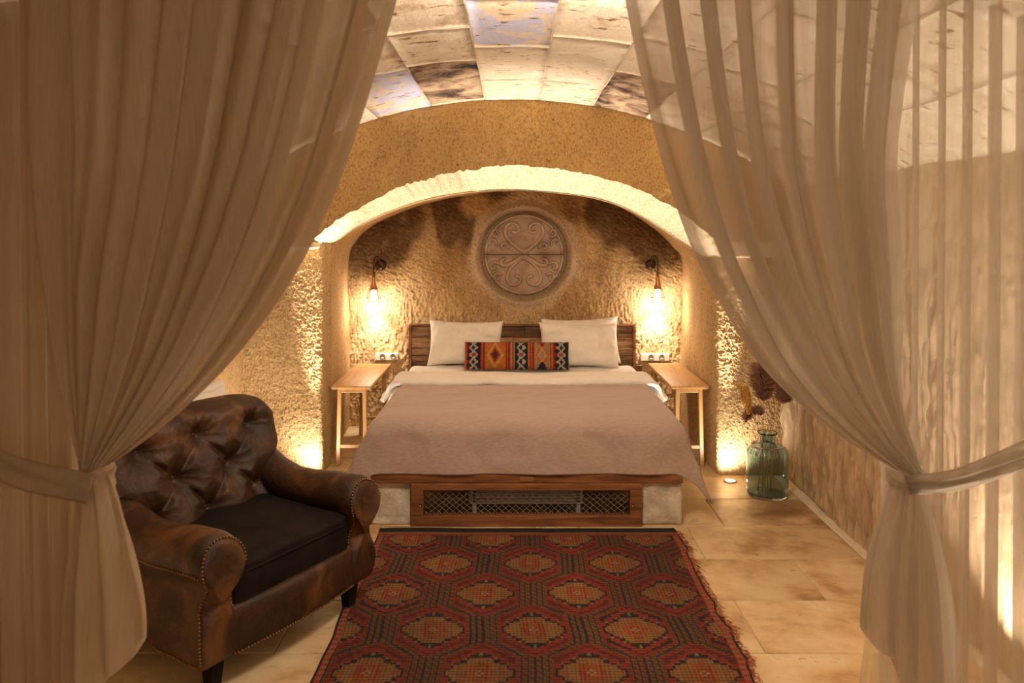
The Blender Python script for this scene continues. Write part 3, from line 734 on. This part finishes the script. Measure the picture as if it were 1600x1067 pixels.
# ------------------------------------------------------------------ RUG
def rug():
    x0, x1, y0, y1 = -.742, .905, 1.85, 4.245
    nu, nv = 330, 400
    xe = np.linspace(x0, x1, nu+1); ye = np.linspace(y0, y1, nv+1)
    X, Y = np.meshgrid(xe, ye)
    # ragged side edges
    tt = (X-x0)/(x1-x0)
    wob = .012*fbm(Y*3, 0*Y+2, 0*Y, 3)
    rag = .030*np.maximum(fbm(Y*14, 0*Y+9, 0*Y, 3), 0)*(Y > 2)*(tt > .5)
    Xd = X+wob+rag*sst(.96, 1, tt)+.004*fbm(Y*40, 0*Y, 0*Y, 2)*sst(.98, 1, tt)
    Zd = .008+.004*fbm(X*4, Y*4, 0*X, 2)*1.0+.006*sst(.985, 1, tt)*np.maximum(fbm(Y*12, X*0, X*0, 2), 0)
    fc = grid_faces(nu+1, nv+1)
    cx = (xe[:-1]+xe[1:])/2; cy = (ye[:-1]+ye[1:])/2; CX, CY = np.meshgrid(cx, cy)
    px_, py_ = .424, .313
    # nearest lattice centre
    best = None
    for (ox, oy) in ((.092, 3.79), (.092+px_/2, 3.79-py_)):
        a = (CX-ox)/px_; b = (CY-oy)/(2*py_)
        u = (a-np.round(a))*px_; v = (b-np.round(b))*2*py_
        idx = np.round(a)*3.1+np.round(b)*7.7+ox*11
        dd = (u/px_)**2*1.0+(v/(2*py_))**2*3
        if best is None: best = [dd, u, v, idx]
        else:
            mk = dd < best[0]
            best = [np.where(mk, q, p) for p, q in zip(best, [dd, u, v, idx])]
    _, u, v, idx = best
    qu = np.round(u/.012)*.012; qv = np.round(v/.012)*.012
    au, av = np.abs(u), np.abs(v); sq = np.abs(qu); sv = np.abs(qv)
    hx = np.maximum(au/(px_/2), (au*.5+av*.72)/(px_/2)*.98)       # 1 at the cell border
    BR = np.array((.20, .082, .030)); OL = np.array((.16, .085, .035)); DR = np.array((.17, .016, .010)); RD = np.array((.32, .028, .014)); BK = np.array((.020, .012, .014))
    OR = np.array((.42, .12, .03)); TN = np.array((.34, .17, .07)); WH = np.array((.38, .27, .18)); RO = np.array((.36, .05, .025))
    c = np.zeros(CX.shape+(3,)); c[:] = DR
    # band between hexagons : pinstripes running along the band
    bandm = hx > .66
    ph = np.floor(hx*34).astype(int) % 4
    stripe = np.where((ph == 0)[..., None], BR, np.where((ph == 1)[..., None], BK*1.5, np.where((ph == 2)[..., None], OL, RO*.8)))
    c[bandm] = stripe[bandm]
    edge = (np.abs(hx-.66) < .022); c[edge] = RD
    # dash texture on the band
    dash = bandm & ((np.floor(CY/.012).astype(int)+np.floor(CX/.012).astype(int)) % 3 == 0); c[dash] *= .55
    # stepped black figure around medallion
    q1 = np.floor(sq/.020)*.020; q2 = np.floor(sv/.018)*.018
    dia = q1*.85+q2*.95
    step_out = (dia < .150) & (sq < .145) & (sv < .140)
    ground = ~bandm & ~edge
    dk = ((np.floor(idx*5).astype(int) % 3) == 0)
    c[ground & dk] = BK*1.3; c[ground & ~dk] = DR*.8
    ring = ground & (dia < .158) & (sq < .152); c[ring] = RD
    c[ground & (dia < .134) & (sq < .138)] = BK
    inner = ground & (dia < .112) & (sq < .122) & (sv < .105)
    c[inner] = TN
    ver = (np.floor(CX/.008).astype(int) % 2 == 0)
    c[inner & ver] = OR*.75
    cen = inner & (q1*1.0+q2*1.0 < .056); c[cen] = OR; c[cen & ver] = RD
    c[inner & (dia < .045) & (np.abs(sv) > .03)] = OR*.8
    cross = (sq < .006) & (sv < .014) | (sv < .006) & (sq < .014); c[cross] = WH
    c[(sq < .007) & (sv < .007)] = RD
    # little white crosses scattered on the dark ring
    for (a, b) in ((.062, .098), (.0, .125), (.112, .062), (.14, .02), (.09, .08)):
        m = ((np.abs(sq-a) < .0075) & (np.abs(sv-b) < .0025)) | ((np.abs(sq-a) < .0035) & (np.abs(sv-b) < .008)); c[m & ground] = WH*.7
    # red bottom speckle
    nz = fbm(CX*3, CY*3, 0*CX, 4)[..., None]; c = c*(1+.45*nz)*np.array((.66, .76, .60))
    c[(np.abs(u) > 9)] = BK
    weft = (np.arange(nv)[:, None] % 3 == 0); c = c*np.where(weft, .6, 1.0)[..., None]
    # borders
    ex = np.minimum(CX-x0, x1-CX); c[ex < .010] = BK
    sb = (ex >= .010) & (ex < .035); c[sb] = RD; alt = sb & (np.floor(CY/.018).astype(int) % 2 == 0); c[alt] = TN*.7
    ey = y1-CY; e1 = ey < .06; c[e1] = BK*.8
    e2 = (ey >= .06) & (ey < .085); c[e2] = TN*.6; c[(ey >= .085) & (ey < .10)] = RD*.8
    cols = np.repeat(np.clip(c, 0, 1).reshape(-1, 3), 4, axis=0)
    o = mobj('rug', np.stack([Xd, Y, Zd], -1).reshape(-1, 3), fc, m_rug, cols=cols, cdom='CORNER')
    tag(o, 'dark red patterned kilim rug with stepped orange medallions on the floor before the bed', 'rug')
    s = o.modifiers.new('solid', 'SOLIDIFY'); s.thickness = .006; s.offset = -1
    mb = MB(); rnd = random.Random(3)
    for i in range(420):
        y = rnd.uniform(2.0, 4.2); k = rnd.uniform(.01, .035)*(1.5 if rnd.random() < .1 else 1)
        j = int((y-y0)/(y1-y0)*nv); xb = Xd[j, -1]-.004
        mb.tube([(xb, y, .010), (xb+k*.6, y+rnd.uniform(-.01, .01), .013), (xb+k, y+rnd.uniform(-.02, .02), .003)], .0014, 3)
    f = mb.build('fringe', M('rug_yarn', [(.40, .05, .02), (.50, .14, .04), (.06, .02, .015)], (30, 30, 30), 2, .95), o); f['kind'] = 'stuff'
rug()

# ------------------------------------------------------------------ VASE with dried stems
vx, vy = 1.62, 4.80
va = empty('glass_vase', (vx, vy, 0)); tag(va, 'large blue-green glass bottle vase on the floor in the right corner', 'vase')
outer = [(.0001, .0), (.110, .0), (.124, .012), (.128, .05), (.128, .26), (.122, .295), (.100, .315), (.075, .322), (.058, .33), (.050, .345), (.048, .37), (.052, .385), (.064, .392), (.064, .40)]
inner = [(.058, .40), (.044, .385), (.042, .345), (.060, .322), (.095, .305), (.114, .285), (.120, .25), (.120, .05), (.112, .018), (.0001, .016)]
o1 = spline(outer, 40); i1 = spline(inner, 36)
lathe('bottle', np.vstack([o1, i1]).tolist(), m_glass, va, 48)
lathe('collar_ring', [(.088, .316), (.096, .322), (.104, .318), (.102, .310), (.09, .308)], m_glass, va, 40)
rnd = random.Random(5)
def plume(base, tip, tipdir, m, label, npl, rad, ln, curve):
    st = empty('dried_stem', base); tag(st, label, 'dried grass', 'dried stems in the glass vase')
    b = Vector((0, 0, 0)); t = Vector(tip)-Vector(base)
    mid = Vector((t.x*.25, t.y*.3, t.z*.55))
    pts = spline([b, mid, t*.98], 14); mb = MB(); mb.tube([Vector(p) for p in pts], [.0035-.0015*i/13 for i in range(14)], 6); mb.build('stalk', m_straw, st)
    if npl:
        mb = MB(); d = Vector(tipdir); ax = [t+d*k/20+Vector((0, 0, -curve*(k/20)**2)) for k in range(21)]
        for i in range(npl):
            k = rnd.random(); q = ax[int(k*20)]; prof = math.sin(PI*min(1, .12+k*.86))**.6
            a = rnd.uniform(0, 2*PI); el = rnd.uniform(-.3, .8)
            dr = Vector((math.cos(a)*math.cos(el), math.sin(a)*math.cos(el), math.sin(el)*.6))+d.normalized()*.7
            e = q+dr.normalized()*rad*prof*rnd.uniform(.6, 1.1)
            mb.tube([q, (q+e)/2+Vector((0, 0, .006)), e+Vector((0, 0, -.006))], [ln, ln*1.4, ln*.5], 4)
        f = mb.build('plume', m, st); f['kind'] = 'stuff'
plume((vx-.03, vy, .02), (vx-.03, vy-.02, .60), (-.02, -.02, .24), m_plume, 'dried stem with a dark brown feathery head, upright in the vase', 1800, .12, .0018, .0)
plume((vx+.01, vy+.02, .02), (vx-.03, vy+.02, .50), (-.10, 0, .07), m_plume, 'dried stem with a small brown feathery head drooping left over the vase', 900, .075, .0018, .12)
plume((vx+.02, vy-.01, .02), (vx+.09, vy-.02, .58), (.05, 0, .16), m_plume, 'dried stem with a brown feathery head leaning right towards the wall', 1400, .11, .0018, .06)
plume((vx-.02, vy-.03, .02), (vx-.19, vy-.06, .71), (.055, 0, -.02), m_yplume, 'dried stem with a golden plume arching down to the left of the vase', 1100, .038, .0038, .17)
plume((vx+.03, vy+.03, .02), (vx+.03, vy+.01, .56), (0, 0, .1), m_straw, 'thin bare straw stem standing upright in the vase', 0, .02, .002, 0)
plume((vx-.05, vy+.03, .02), (vx+.06, vy-.04, .60), (0, 0, .1), m_straw, 'thin bare straw stem slanting to the right in the vase', 0, .02, .002, 0)

# ------------------------------------------------------------------ ARMCHAIR
CH = (-1.215, 3.25)
ang = math.radians(59)
ch = empty('armchair', (CH[0], CH[1], 0), ang); tag(ch, 'brown worn leather club armchair with tufted back and nailhead trim left of the rug', 'armchair')
def arm(s):
    st = []
    ysn = list(np.linspace(.40, -.36, 26))+[-.385, -.405, -.418, -.424, -.424]
    sc = [1]*26+[.985, .95, .88, .76, .45]
    n = 56; V = []
    for y, k in zip(ysn, sc):
        zt = float(np.interp(-y, [-.40, -.25, -.12, 0, .12, .25, .36, .43], [.745, .66, .592, .563, .566, .582, .588, .58]))
        R = .082+.012*float(sst(.0, .3, -y)); cx = 0
        pts = []
        zc = zt-R
        # inner side up, roll over top, outer side down
        zb = .11+.03*math.cos(min(1, max(0, (y+.40)/.8))*PI*1)*0
        zb = .105+.028*float(sst(-.42, -.2, y))
        for z in np.linspace(zb, zc-R*.75, 10): 
            w = .062+.022*math.exp(-((z-.2)/.10)**2); pts.append((-w, z))
        for a in np.linspace(math.radians(215), math.radians(-35), 22): pts.append((R*math.cos(a)*1.04+.0, zc+R*math.sin(a)))
        for z in np.linspace(zc-R*.75, zb, 12):
            w = .066+.026*math.exp(-((z-.2)/.10)**2); pts.append((w, z))
        for xx in np.linspace(.06, -.05, 4): pts.append((xx, zb))
        pts = np.array(pts+[pts[0]])
        d = np.concatenate([[0], np.cumsum(np.hypot(*np.diff(pts, axis=0).T))]); q = np.linspace(0, d[-1], n, endpoint=False)
        px_ = np.interp(q, d, pts[:, 0]); pz_ = np.interp(q, d, pts[:, 1])
        mz = (zt+zb)/2
        fr = float(sst(.15, -.36, -y)) if False else float(sst(.1, .38, -y))
        for a, b in zip(px_, pz_):
            fy = -fr*(.035*math.exp(-((b-.47)/.11)**2)-.022*math.exp(-((b-.33)/.07)**2)+.012*math.exp(-((b-.2)/.09)**2))
            V.append((s*.372+s*a*k, y+fy, (mz+(b-mz)*(k if k > .8 else k))))
    m = len(ysn); Fc = grid_faces(n, m, True).tolist()
    Fc.append(tuple((m-1)*n+i for i in range(n))); Fc.append(tuple(range(n-1, -1, -1)))
    o = mobj('arm', V, Fc, m_leather, ch)
    o.modifiers.new('sub', 'SUBSURF').levels = 1
    return np.array(V).reshape(m, n, 3)
AV = {s: arm(s) for s in (-1, 1)}
# body
bm = bmesh.new(); add_box(bm, -.33, .33, -.33, .38, .115, .30, .02); bmobj('seat_base', bm, m_leather, ch)
# front rail (slightly bowed)
nu, nv = 30, 16; V = []
for j in range(nv):
    a = 2*PI*j/nv
    for i in range(nu):
        u = -1+2*i/(nu-1)
        yy_ = -.385-.028*(1-u*u)+.035*math.copysign(abs(math.cos(a))**.5, math.cos(a)); zz = .205+.092*math.copysign(abs(math.sin(a))**.5, math.sin(a))
        V.append((u*.34, yy_, zz))
Fc = grid_faces(nu, nv).tolist()
for i in range(nu-1): Fc.append(((nv-1)*nu+i, (nv-1)*nu+i+1, i+1, i))
mobj('front_rail', V, Fc, m_leather, ch)
# back outer shell + tufted inner back
def back(x_half, z0, z1, thick, tuft, m, name, yoff):
    nu, nv = 110, 100
    u = np.linspace(-1, 1, nu); v = np.linspace(0, 1, nv); U, Vv = np.meshgrid(u, v)
    wsc = x_half*(.86+.16*sst(.35, .62, Vv))
    top = 1-.07*np.abs(U)**4
    Xx = U*wsc*(1-.10*sst(.82, 1, Vv)*np.abs(U)**3); Zz = z0+(z1-z0)*Vv*(1-(1-top)*Vv**3)
    edge = np.clip((1-np.abs(U)**8)*(1-np.clip(Vv*2-1, 0, 1)**14)*(1-(1-np.clip(Vv*6, 0, 1))**3), 0, 1)**.5
    ly = yoff+.15*Vv-.03*np.abs(U)**2*0
    f = thick*edge
    if tuft:
        bts = [(-.60, .76), (0, .78), (.60, .76), (-.31, .50), (.31, .50), (-.66, .27), (0, .22), (.66, .27)]
        dep = np.zeros_like(U)
        for bx, bz in bts:
            rr = np.hypot((U-bx)*x_half/.40, (Vv-bz)*(z1-z0)/.40)
            dep = np.maximum(dep, np.exp(-(rr/.16)**1.2))
            aa = np.arctan2(Vv-bz, U-bx); dep = dep+.05*np.exp(-(rr/.30)**2)*np.abs(np.sin(aa*7+fbm(U*3, Vv*3, 0*U, 2)*2))*(rr > .03)
        def seg(a, b):
            ax, az = a; bx, bz = b; L2 = (bx-ax)**2+(bz-az)**2
            t = np.clip(((U-ax)*(bx-ax)+(Vv-az)*(bz-az))/L2, 0, 1); return np.hypot((U-ax-t*(bx-ax))*.9, (Vv-az-t*(bz-az))*1.2)
        for a, b in ((0, 3), (1, 3), (1, 4), (2, 4), (3, 5), (3, 6), (4, 6), (4, 7)):
            dep = np.maximum(dep, .55*np.exp(-(seg(bts[a], bts[b])/.045)**1.5))
        for a, e in ((0, (-.8, 1)), (1, (0, 1.0)), (2, (.8, 1)), (5, (-1, .2)), (7, (1, .2))):
            dep = np.maximum(dep, .4*np.exp(-(seg(bts[a], e)/.045)**1.5))
        f = f*(1-.55*np.clip(dep, 0, 1.2))+.004*fbm(U*6, Vv*6, 0*U, 3)
    Yf = ly-f; Yb = ly+.04*edge
    V = np.concatenate([np.stack([Xx, Yf, Zz], -1).reshape(-1, 3), np.stack([Xx, Yb, Zz], -1).reshape(-1, 3)])
    g = grid_faces(nu, nv); o = mobj(name, V, np.concatenate([g, (g+nu*nv)[:, ::-1]]), m, ch)
    w = o.modifiers.new('weld', 'WELD'); w.merge_threshold = .0006
    if tuft:
        for bx, bz in bts:
            i = int(round((bx+1)/2*(nu-1))); j = int(round(bz*(nv-1)))
            bm = bmesh.new(); bmesh.ops.create_uvsphere(bm, u_segments=10, v_segments=6, radius=.011); q = bmobj('button', bm, m_leather, o, True); q.location = (Xx[j, i], Yf[j, i]-.002, Zz[j, i]); q.scale = (1, .5, 1)
back(.455, .34, .885, .17, True, m_leather, 'backrest', .205)
# rear shell
nu, nv = 24, 20; V = []
U, Vv = np.meshgrid(np.linspace(-1, 1, nu), np.linspace(0, 1, nv))
for off in (0, 1):
    Xx = U*.36*(1-.05*Vv); Zz = .115+(.80-.115)*Vv*(1-.08*np.abs(U)**4*Vv); Yy = .36+.06*Vv-.05*U**2*(.3+.7*Vv)+(.04 if off else -.03)
    V.append(np.stack([Xx, Yy, Zz], -1).reshape(-1, 3))
g = grid_faces(nu, nv); Fs = [g, (g+nu*nv)[:, ::-1]]
ring = list(range(nu))+[i*nu+nu-1 for i in range(1, nv)]+[(nv-1)*nu+i for i in range(nu-2, -1, -1)]+[i*nu for i in range(nv-2, 0, -1)]
rf = np.array([(ring[i], ring[(i+1) % len(ring)], ring[(i+1) % len(ring)]+nu*nv, ring[i]+nu*nv) for i in range(len(ring))])
mobj('back_shell', np.concatenate(V), np.concatenate(Fs+[rf[:, ::-1]]), m_leather, ch)
# seat cushion
bm = bmesh.new(); bmesh.ops.create_cube(bm, size=2); bmesh.ops.subdivide_edges(bm, edges=bm.edges[:], cuts=22, use_grid_fill=True)
for v in bm.verts:
    p = v.co; q = Vector([max(-.86, min(.86, c)) for c in p]); dd = p-q
    if dd.length > 1e-6: p = q+dd.normalized()*min(dd.length, .14)
    dome = (1-p.x**2)*(1-p.y**2)
    w = Vector((p.x*.305, -.10+p.y*.315, .375+-.02+p.z*(.085+.022*dome if p.z > 0 else .085)))
    w.z += .006*mnoise.fractal(w*7, .8, 2, 3); w.y += .005*mnoise.noise(w*12)
    v.co = w
bmobj('seat_cushion', bm, m_velvet, ch, True)
mb = MB(); mb.tube([(x, -.417+.012*(abs(x)/.3)**6, .405) for x in np.linspace(-.29, .29, 20)], .005, 6); mb.build('cushion_piping', m_velvet, ch)
# feet
for sx, sy in ((-1, -1), (1, -1), (-1, 1), (1, 1)):
    bm = bmesh.new(); add_box(bm, -.032, .032, -.032, .032, 0, .13, .005)
    for v in bm.verts:
        k = 1-.35*(1-v.co.z/.13); v.co.x *= k; v.co.y *= k
    o = bmobj('foot', bm, m_bedwood if False else m_velvet, ch); o.location = (sx*.355, -.355 if sy < 0 else .34, 0)
# nailhead trim
bmn = bmesh.new(); bmesh.ops.create_icosphere(bmn, subdivisions=1, radius=.0052); sv = [v.co.copy() for v in bmn.verts]; sf = [tuple(v.index for v in f.verts) for f in bmn.faces]; bmn.free()
mb = MB()
def nails(path, step=.0135):
    p = np.array(path); d = np.concatenate([[0], np.cumsum(np.linalg.norm(np.diff(p, axis=0), axis=1))])
    for q in np.arange(0, d[-1], step):
        c = Vector([float(np.interp(q, d, p[:, k])) for k in range(3)]); mb.add([c+v for v in sv], sf)
nails([(x, -.385-.028*(1-(x/.34)**2)-.033, .128) for x in np.linspace(-.31, .31, 20)])
for s in (-1, 1):
    A = AV[s]
    # front outline: ring where the cap begins
    ringp = A[-4]; idx = [i for i in range(56) if ringp[i, 2] > .125]
    idx = sorted(idx, key=lambda i: i); nails([ringp[i]+np.array((0, -.004, 0)) for i in idx])
    # along side under the roll
    side = [A[j, int(np.argmin(np.abs(A[j, :, 2]-(A[j, :, 2].max()-.125))+(s*(A[j, :, 0]-s*.372) < .03)*9))]+np.array((s*.002, 0, 0)) for j in range(0, 27)]
    nails(side)
    bot = [A[j, int(np.argmin(np.abs(A[j, :, 2]-(A[j, :, 2].min()+.018))+(s*(A[j, :, 0]-s*.372) < .03)*9))]+np.array((s*.002, 0, 0)) for j in range(0, 27)]
    nails(bot)
nt_ = mb.build('nailhead_trim', m_nail, ch); nt_['kind'] = 'stuff'

# white cushions on a low stone bench behind the armchair
bb = rockblock('stone_bench', -1.82, -1.56, 3.88, 4.42, 0, .48, m_stone, None, 3); tag(bb, 'low stone ledge against the left wall behind the armchair', 'bench')
for (x, y, ry, rz, lab, sd) in ((-1.64, 4.06, .25, 1.25, 'white cushion standing on the ledge behind the armchair, nearer one', 21), (-1.72, 4.24, .1, 1.15, 'white cushion standing on the ledge behind the armchair, farther one', 23)):
    o = pillow('cushion', .32, .34, .10, m_white, (x, y, .487+.165), (math.radians(-8), ry*.2, rz), sd); tag(o, lab, 'cushion', 'white cushions behind the armchair')

# ------------------------------------------------------------------ CURTAINS
DC = 1.8
def wpx(px, py, D=DC): return P(px, py, D)
pyb = HY+H*F/DC        # pixel row of the floor at the curtain plane
pyt = -60
# rod following the vault
mb = MB(); xs = np.linspace(-1.6, 1.6, 60)
mb.tube([(x, DC+.02, float(vault(x))-.05) for x in xs], .009, 8)
rod = mb.build('curtain_rod', m_darkmetal); tag(rod, 'dark bent curtain rod following the vault above the sheer curtains', 'curtain rod')

def gathered(name, inner, outer, tie, sgn, m, label, nf, seed, D0=DC, amp=.035, cat='curtain', parts=None):
    """inner/outer: pixel curves (px,py) from the top to the tie; folds run between them"""
    nv, nu = 120, 420
    yi = np.array([p[1] for p in inner], float); xi = np.array([p[0] for p in inner], float)
    yo = np.array([p[1] for p in outer], float); xo = np.array([p[0] for p in outer], float)
    ic = spline(list(zip(xi, yi)), 200); oc = spline(list(zip(xo, yo)), 200)
    t = np.linspace(0, 1, nv)
    I = np.stack([np.interp(t, np.linspace(0, 1, 200), ic[:, k]) for k in (0, 1)], -1)
    O = np.stack([np.interp(t, np.linspace(0, 1, 200), oc[:, k]) for k in (0, 1)], -1)
    u = np.linspace(0, 1, nu)
    Ug, Tg = np.meshgrid(u, t)
    wv = .012*np.sin(Ug*9+seed)+.010*vn(Ug*6+seed, Tg*2, 0*Ug)
    phase = 2*PI*nf*(Ug+.35*wv+.02*vn(Ug*5+seed, 0*Ug, 0*Ug))
    fold = np.sign(np.sin(phase))*np.abs(np.sin(phase))**.6+.28*np.sin(phase*2.3+seed+1.5*Tg)+.25*vn(Ug*nf*1.7+seed, Tg*3, 0*Ug)
    lat = .65*np.cos(phase)*(1/nf)*.55           # sideways swing so pleats overlap
    Uc = np.clip(Ug+lat*sst(0, .04, Ug)*sst(0, .03, 1-Ug), 0, 1)
    PX = O[:, None, 0]*(1-Uc)+I[:, None, 0]*Uc; PY = O[:, None, 1]*(1-Uc)+I[:, None, 1]*Uc
    close = sst(.55, 1, Tg)
    D = D0+fold*amp*(1-.62*close)*(.5+.5*(1-Tg*.3))
    # the bundle is round at the tie
    D = D+close**2*(-.05*np.sqrt(np.clip(1-(2*Ug-1)**2, 0, 1))+.02)
    # keep under the vault: world from pixel at plane D0, depth added parallel
    X = (PX-800)*D0/F; Z = H-(PY-HY)*D0/F
    V = np.stack([X, D, np.minimum(Z, vault(X)-.05)], -1)
    root = mobj(name, V.reshape(-1, 3), grid_faces(nu, nv), m); tag(root, label, cat)
    return root, V
def tail(name, top, bot, m, parent, nf, seed, D0=DC, amp=.03, hem=None, depth_bulge=.05):
    """from the tie (px range, py) to a hem (px range with py per u)"""
    nv, nu = 80, 260
    u = np.linspace(0, 1, nu); t = np.linspace(0, 1, nv); Ug, Tg = np.meshgrid(u, t)
    hx = np.interp(u, [h[0] for h in hem], [h[1] for h in hem]); hy = np.interp(u, [h[0] for h in hem], [h[2] for h in hem])
    tx = top[0]+(top[1]-top[0])*u; ty = np.full(nu, top[2])
    e = 1-(1-Tg)**1.8
    PX = tx[None]*(1-e)+hx[None]*e; PY = ty[None]*(1-Tg)+hy[None]*Tg
    phase = 2*PI*nf*(Ug+.02*vn(Ug*4+seed, 0*Ug, 0*Ug))
    fold = np.sin(phase)+.3*np.sin(phase*2.1+seed)+.2*vn(Ug*nf*2, Tg*3+seed, 0*Ug)
    D = D0+amp*fold*(.35+.65*sst(0, .6, Tg))-depth_bulge*np.sqrt(np.clip(1-(2*Ug-1)**2, 0, 1))
    X = (PX-800)*D0/F+.010*np.cos(phase)*sst(0, .5, Tg); Z = np.maximum(H-(PY-HY)*D0/F, .012)
    return mobj(name, np.stack([X, D, Z], -1).reshape(-1, 3), grid_faces(nu, nv), m, parent)
def ribbon(name, pts, w, m, parent, tw=0, th=.004):
    p = spline(pts, 60); V = []
    tg = np.gradient(p, axis=0)
    for i in range(60):
        T = Vector(tg[i]).normalized(); up = Vector((0, 0, 1)); up = (up-T*up.dot(T)).normalized(); nn = T.cross(up)
        for j in range(7):
            k = (j/6-.5)*w; V.append(Vector(p[i])+up*k+nn*(.006*math.sin(j*2.1+i*.11)+tw*math.sin(j*1.1+i*.2)))
    o = mobj(name, V, grid_faces(7, 60), m, parent); s = o.modifiers.new('s', 'SOLIDIFY'); s.thickness = th
    return o
def wrap(name, cx, cz, rx, ry, w, m, parent, D0=DC, tilt=0):
    V = []; n = 40
    for j in range(9):
        for i in range(n):
            a = 2*PI*i/n; k = (j/8-.5)*w
            V.append((cx+(rx+.004*math.sin(j*1.9+a*3))*math.cos(a), D0+ry*math.sin(a), cz+k*(1+.1*math.sin(a*2))+tilt*math.cos(a)))
    return mobj(name, V, grid_faces(n, 9, True), m, parent)
# left gathered curtain
Lr, _ = gathered('sheer_curtain', [(628, -70), (612, 0), (592, 70), (560, 175), (522, 285), (480, 380), (430, 467), (370, 550), (300, 624), (235, 680), (177, 722)],
    [(60, -70), (62, 0), (68, 200), (78, 400), (95, 560), (118, 680), (134, 735)], None, 1, m_sheer_left,
    'cream linen curtain gathered by a tie at the left, its sweep hanging over the armchair', 9, 2.0, amp=.068)
tail('tail', (132, 176, 738), None, m_sheer_left, Lr, 3.6, 1.5, hem=[(0, 120, 1120), (.25, 128, 1085), (.5, 158, 1062), (.75, 200, 1028), (1, 240, 985)], amp=.032)
wp = P(152, 748, DC); wrap('tieback', wp.x, wp.z, .036, .045, .075, m_sheer_left, Lr, tilt=-.01)
a = P(-130, 640, DC); b = P(0, 692, DC); c = P(85, 727, DC); d_ = P(166, 750, DC)
ribbon('tie_band', [(a.x, DC-.05, a.z), (b.x, DC-.085, b.z), (c.x, DC-.085, c.z), (d_.x, DC-.062, d_.z)], .066, m_sheer_left, Lr, .004)
# right gathered curtain
Rr_, _ = gathered('sheer_curtain', [(974, -70), (988, 0), (1008, 100), (1034, 210), (1060, 300), (1092, 390), (1132, 470), (1182, 555), (1245, 625), (1318, 684), (1392, 730)],
    [(1425, -70), (1418, 0), (1398, 150), (1388, 260), (1392, 420), (1402, 600), (1436, 738)], None, -1, m_sheer,
    'cream sheer curtain gathered by a knotted tie at the right before the vase', 7.3, 5.0, amp=.065)
tail('tail', (1390, 1436, 745), None, m_sheer, Rr_, 4.0, 4.5, hem=[(0, 1338, 975), (.2, 1368, 1002), (.32, 1385, 1008), (.42, 1392, 1055), (.7, 1440, 1072), (1, 1478, 1080)], amp=.036)
tail('long_tail', (1394, 1434, 750), None, m_sheer_thin, Rr_, 2.0, 7.5, D0=DC+.045, hem=[(0, 1310, 1440), (.5, 1400, 1450), (1, 1490, 1440)], amp=.02, depth_bulge=.02)
wp = P(1412, 742, DC); wrap('tieback', wp.x, wp.z, .036, .045, .040, m_sheer, Rr_, tilt=.006)
a = P(1400, 745, DC); b = P(1470, 722, DC); c = P(1600, 668, DC); d_ = P(1740, 600, DC)
ribbon('tie_band', [(a.x, DC-.05, a.z), (b.x, DC-.085, b.z), (c.x, DC-.085, c.z), (d_.x, DC-.05, d_.z)], .038, m_sheer, Rr_, .004)
ribbon('tie_band', [(a.x, DC-.055, a.z-.006), (b.x, DC-.09, b.z-.018), (c.x, DC-.09, c.z-.034), (d_.x, DC-.055, d_.z-.04)], .026, m_sheer, Rr_, .004)
# straight-hanging outer panels
def straight(px0, px1, m, label, nf, seed, D0, shift=0, amp=.03):
    nv, nu = 60, 300
    x0 = (px0-800)*D0/F; x1 = (px1-800)*D0/F
    Ug, Tg = np.meshgrid(np.linspace(0, 1, nu), np.linspace(0, 1, nv))
    phase = 2*PI*nf*(Ug+.03*vn(Ug*5+seed, 0*Ug, 0*Ug)+.006*vn(Ug*3, Tg*2+seed, 0*Ug))
    D = D0+amp*(np.sin(phase)+.3*np.sin(phase*2.2+seed))
    X = x0+(x1-x0)*(Ug+.6/nf*.3*np.cos(phase))+shift*Tg
    Zt = vault(X)-.05; Z = Zt*(1-Tg)+.012*Tg
    o = mobj('sheer_curtain', np.stack([X, D, Z], -1).reshape(-1, 3), grid_faces(nu, nv), m); tag(o, label, 'curtain'); return o
straight(-170, 128, m_sheer_left, 'straight hanging linen curtain panel behind the left tie', 9, 3, DC+.11, .03, .042)
straight(1392, 1760, m_sheer_thin, 'straight hanging sheer curtain panel behind the right tie', 9, 6, DC+.11, -.02, .038)
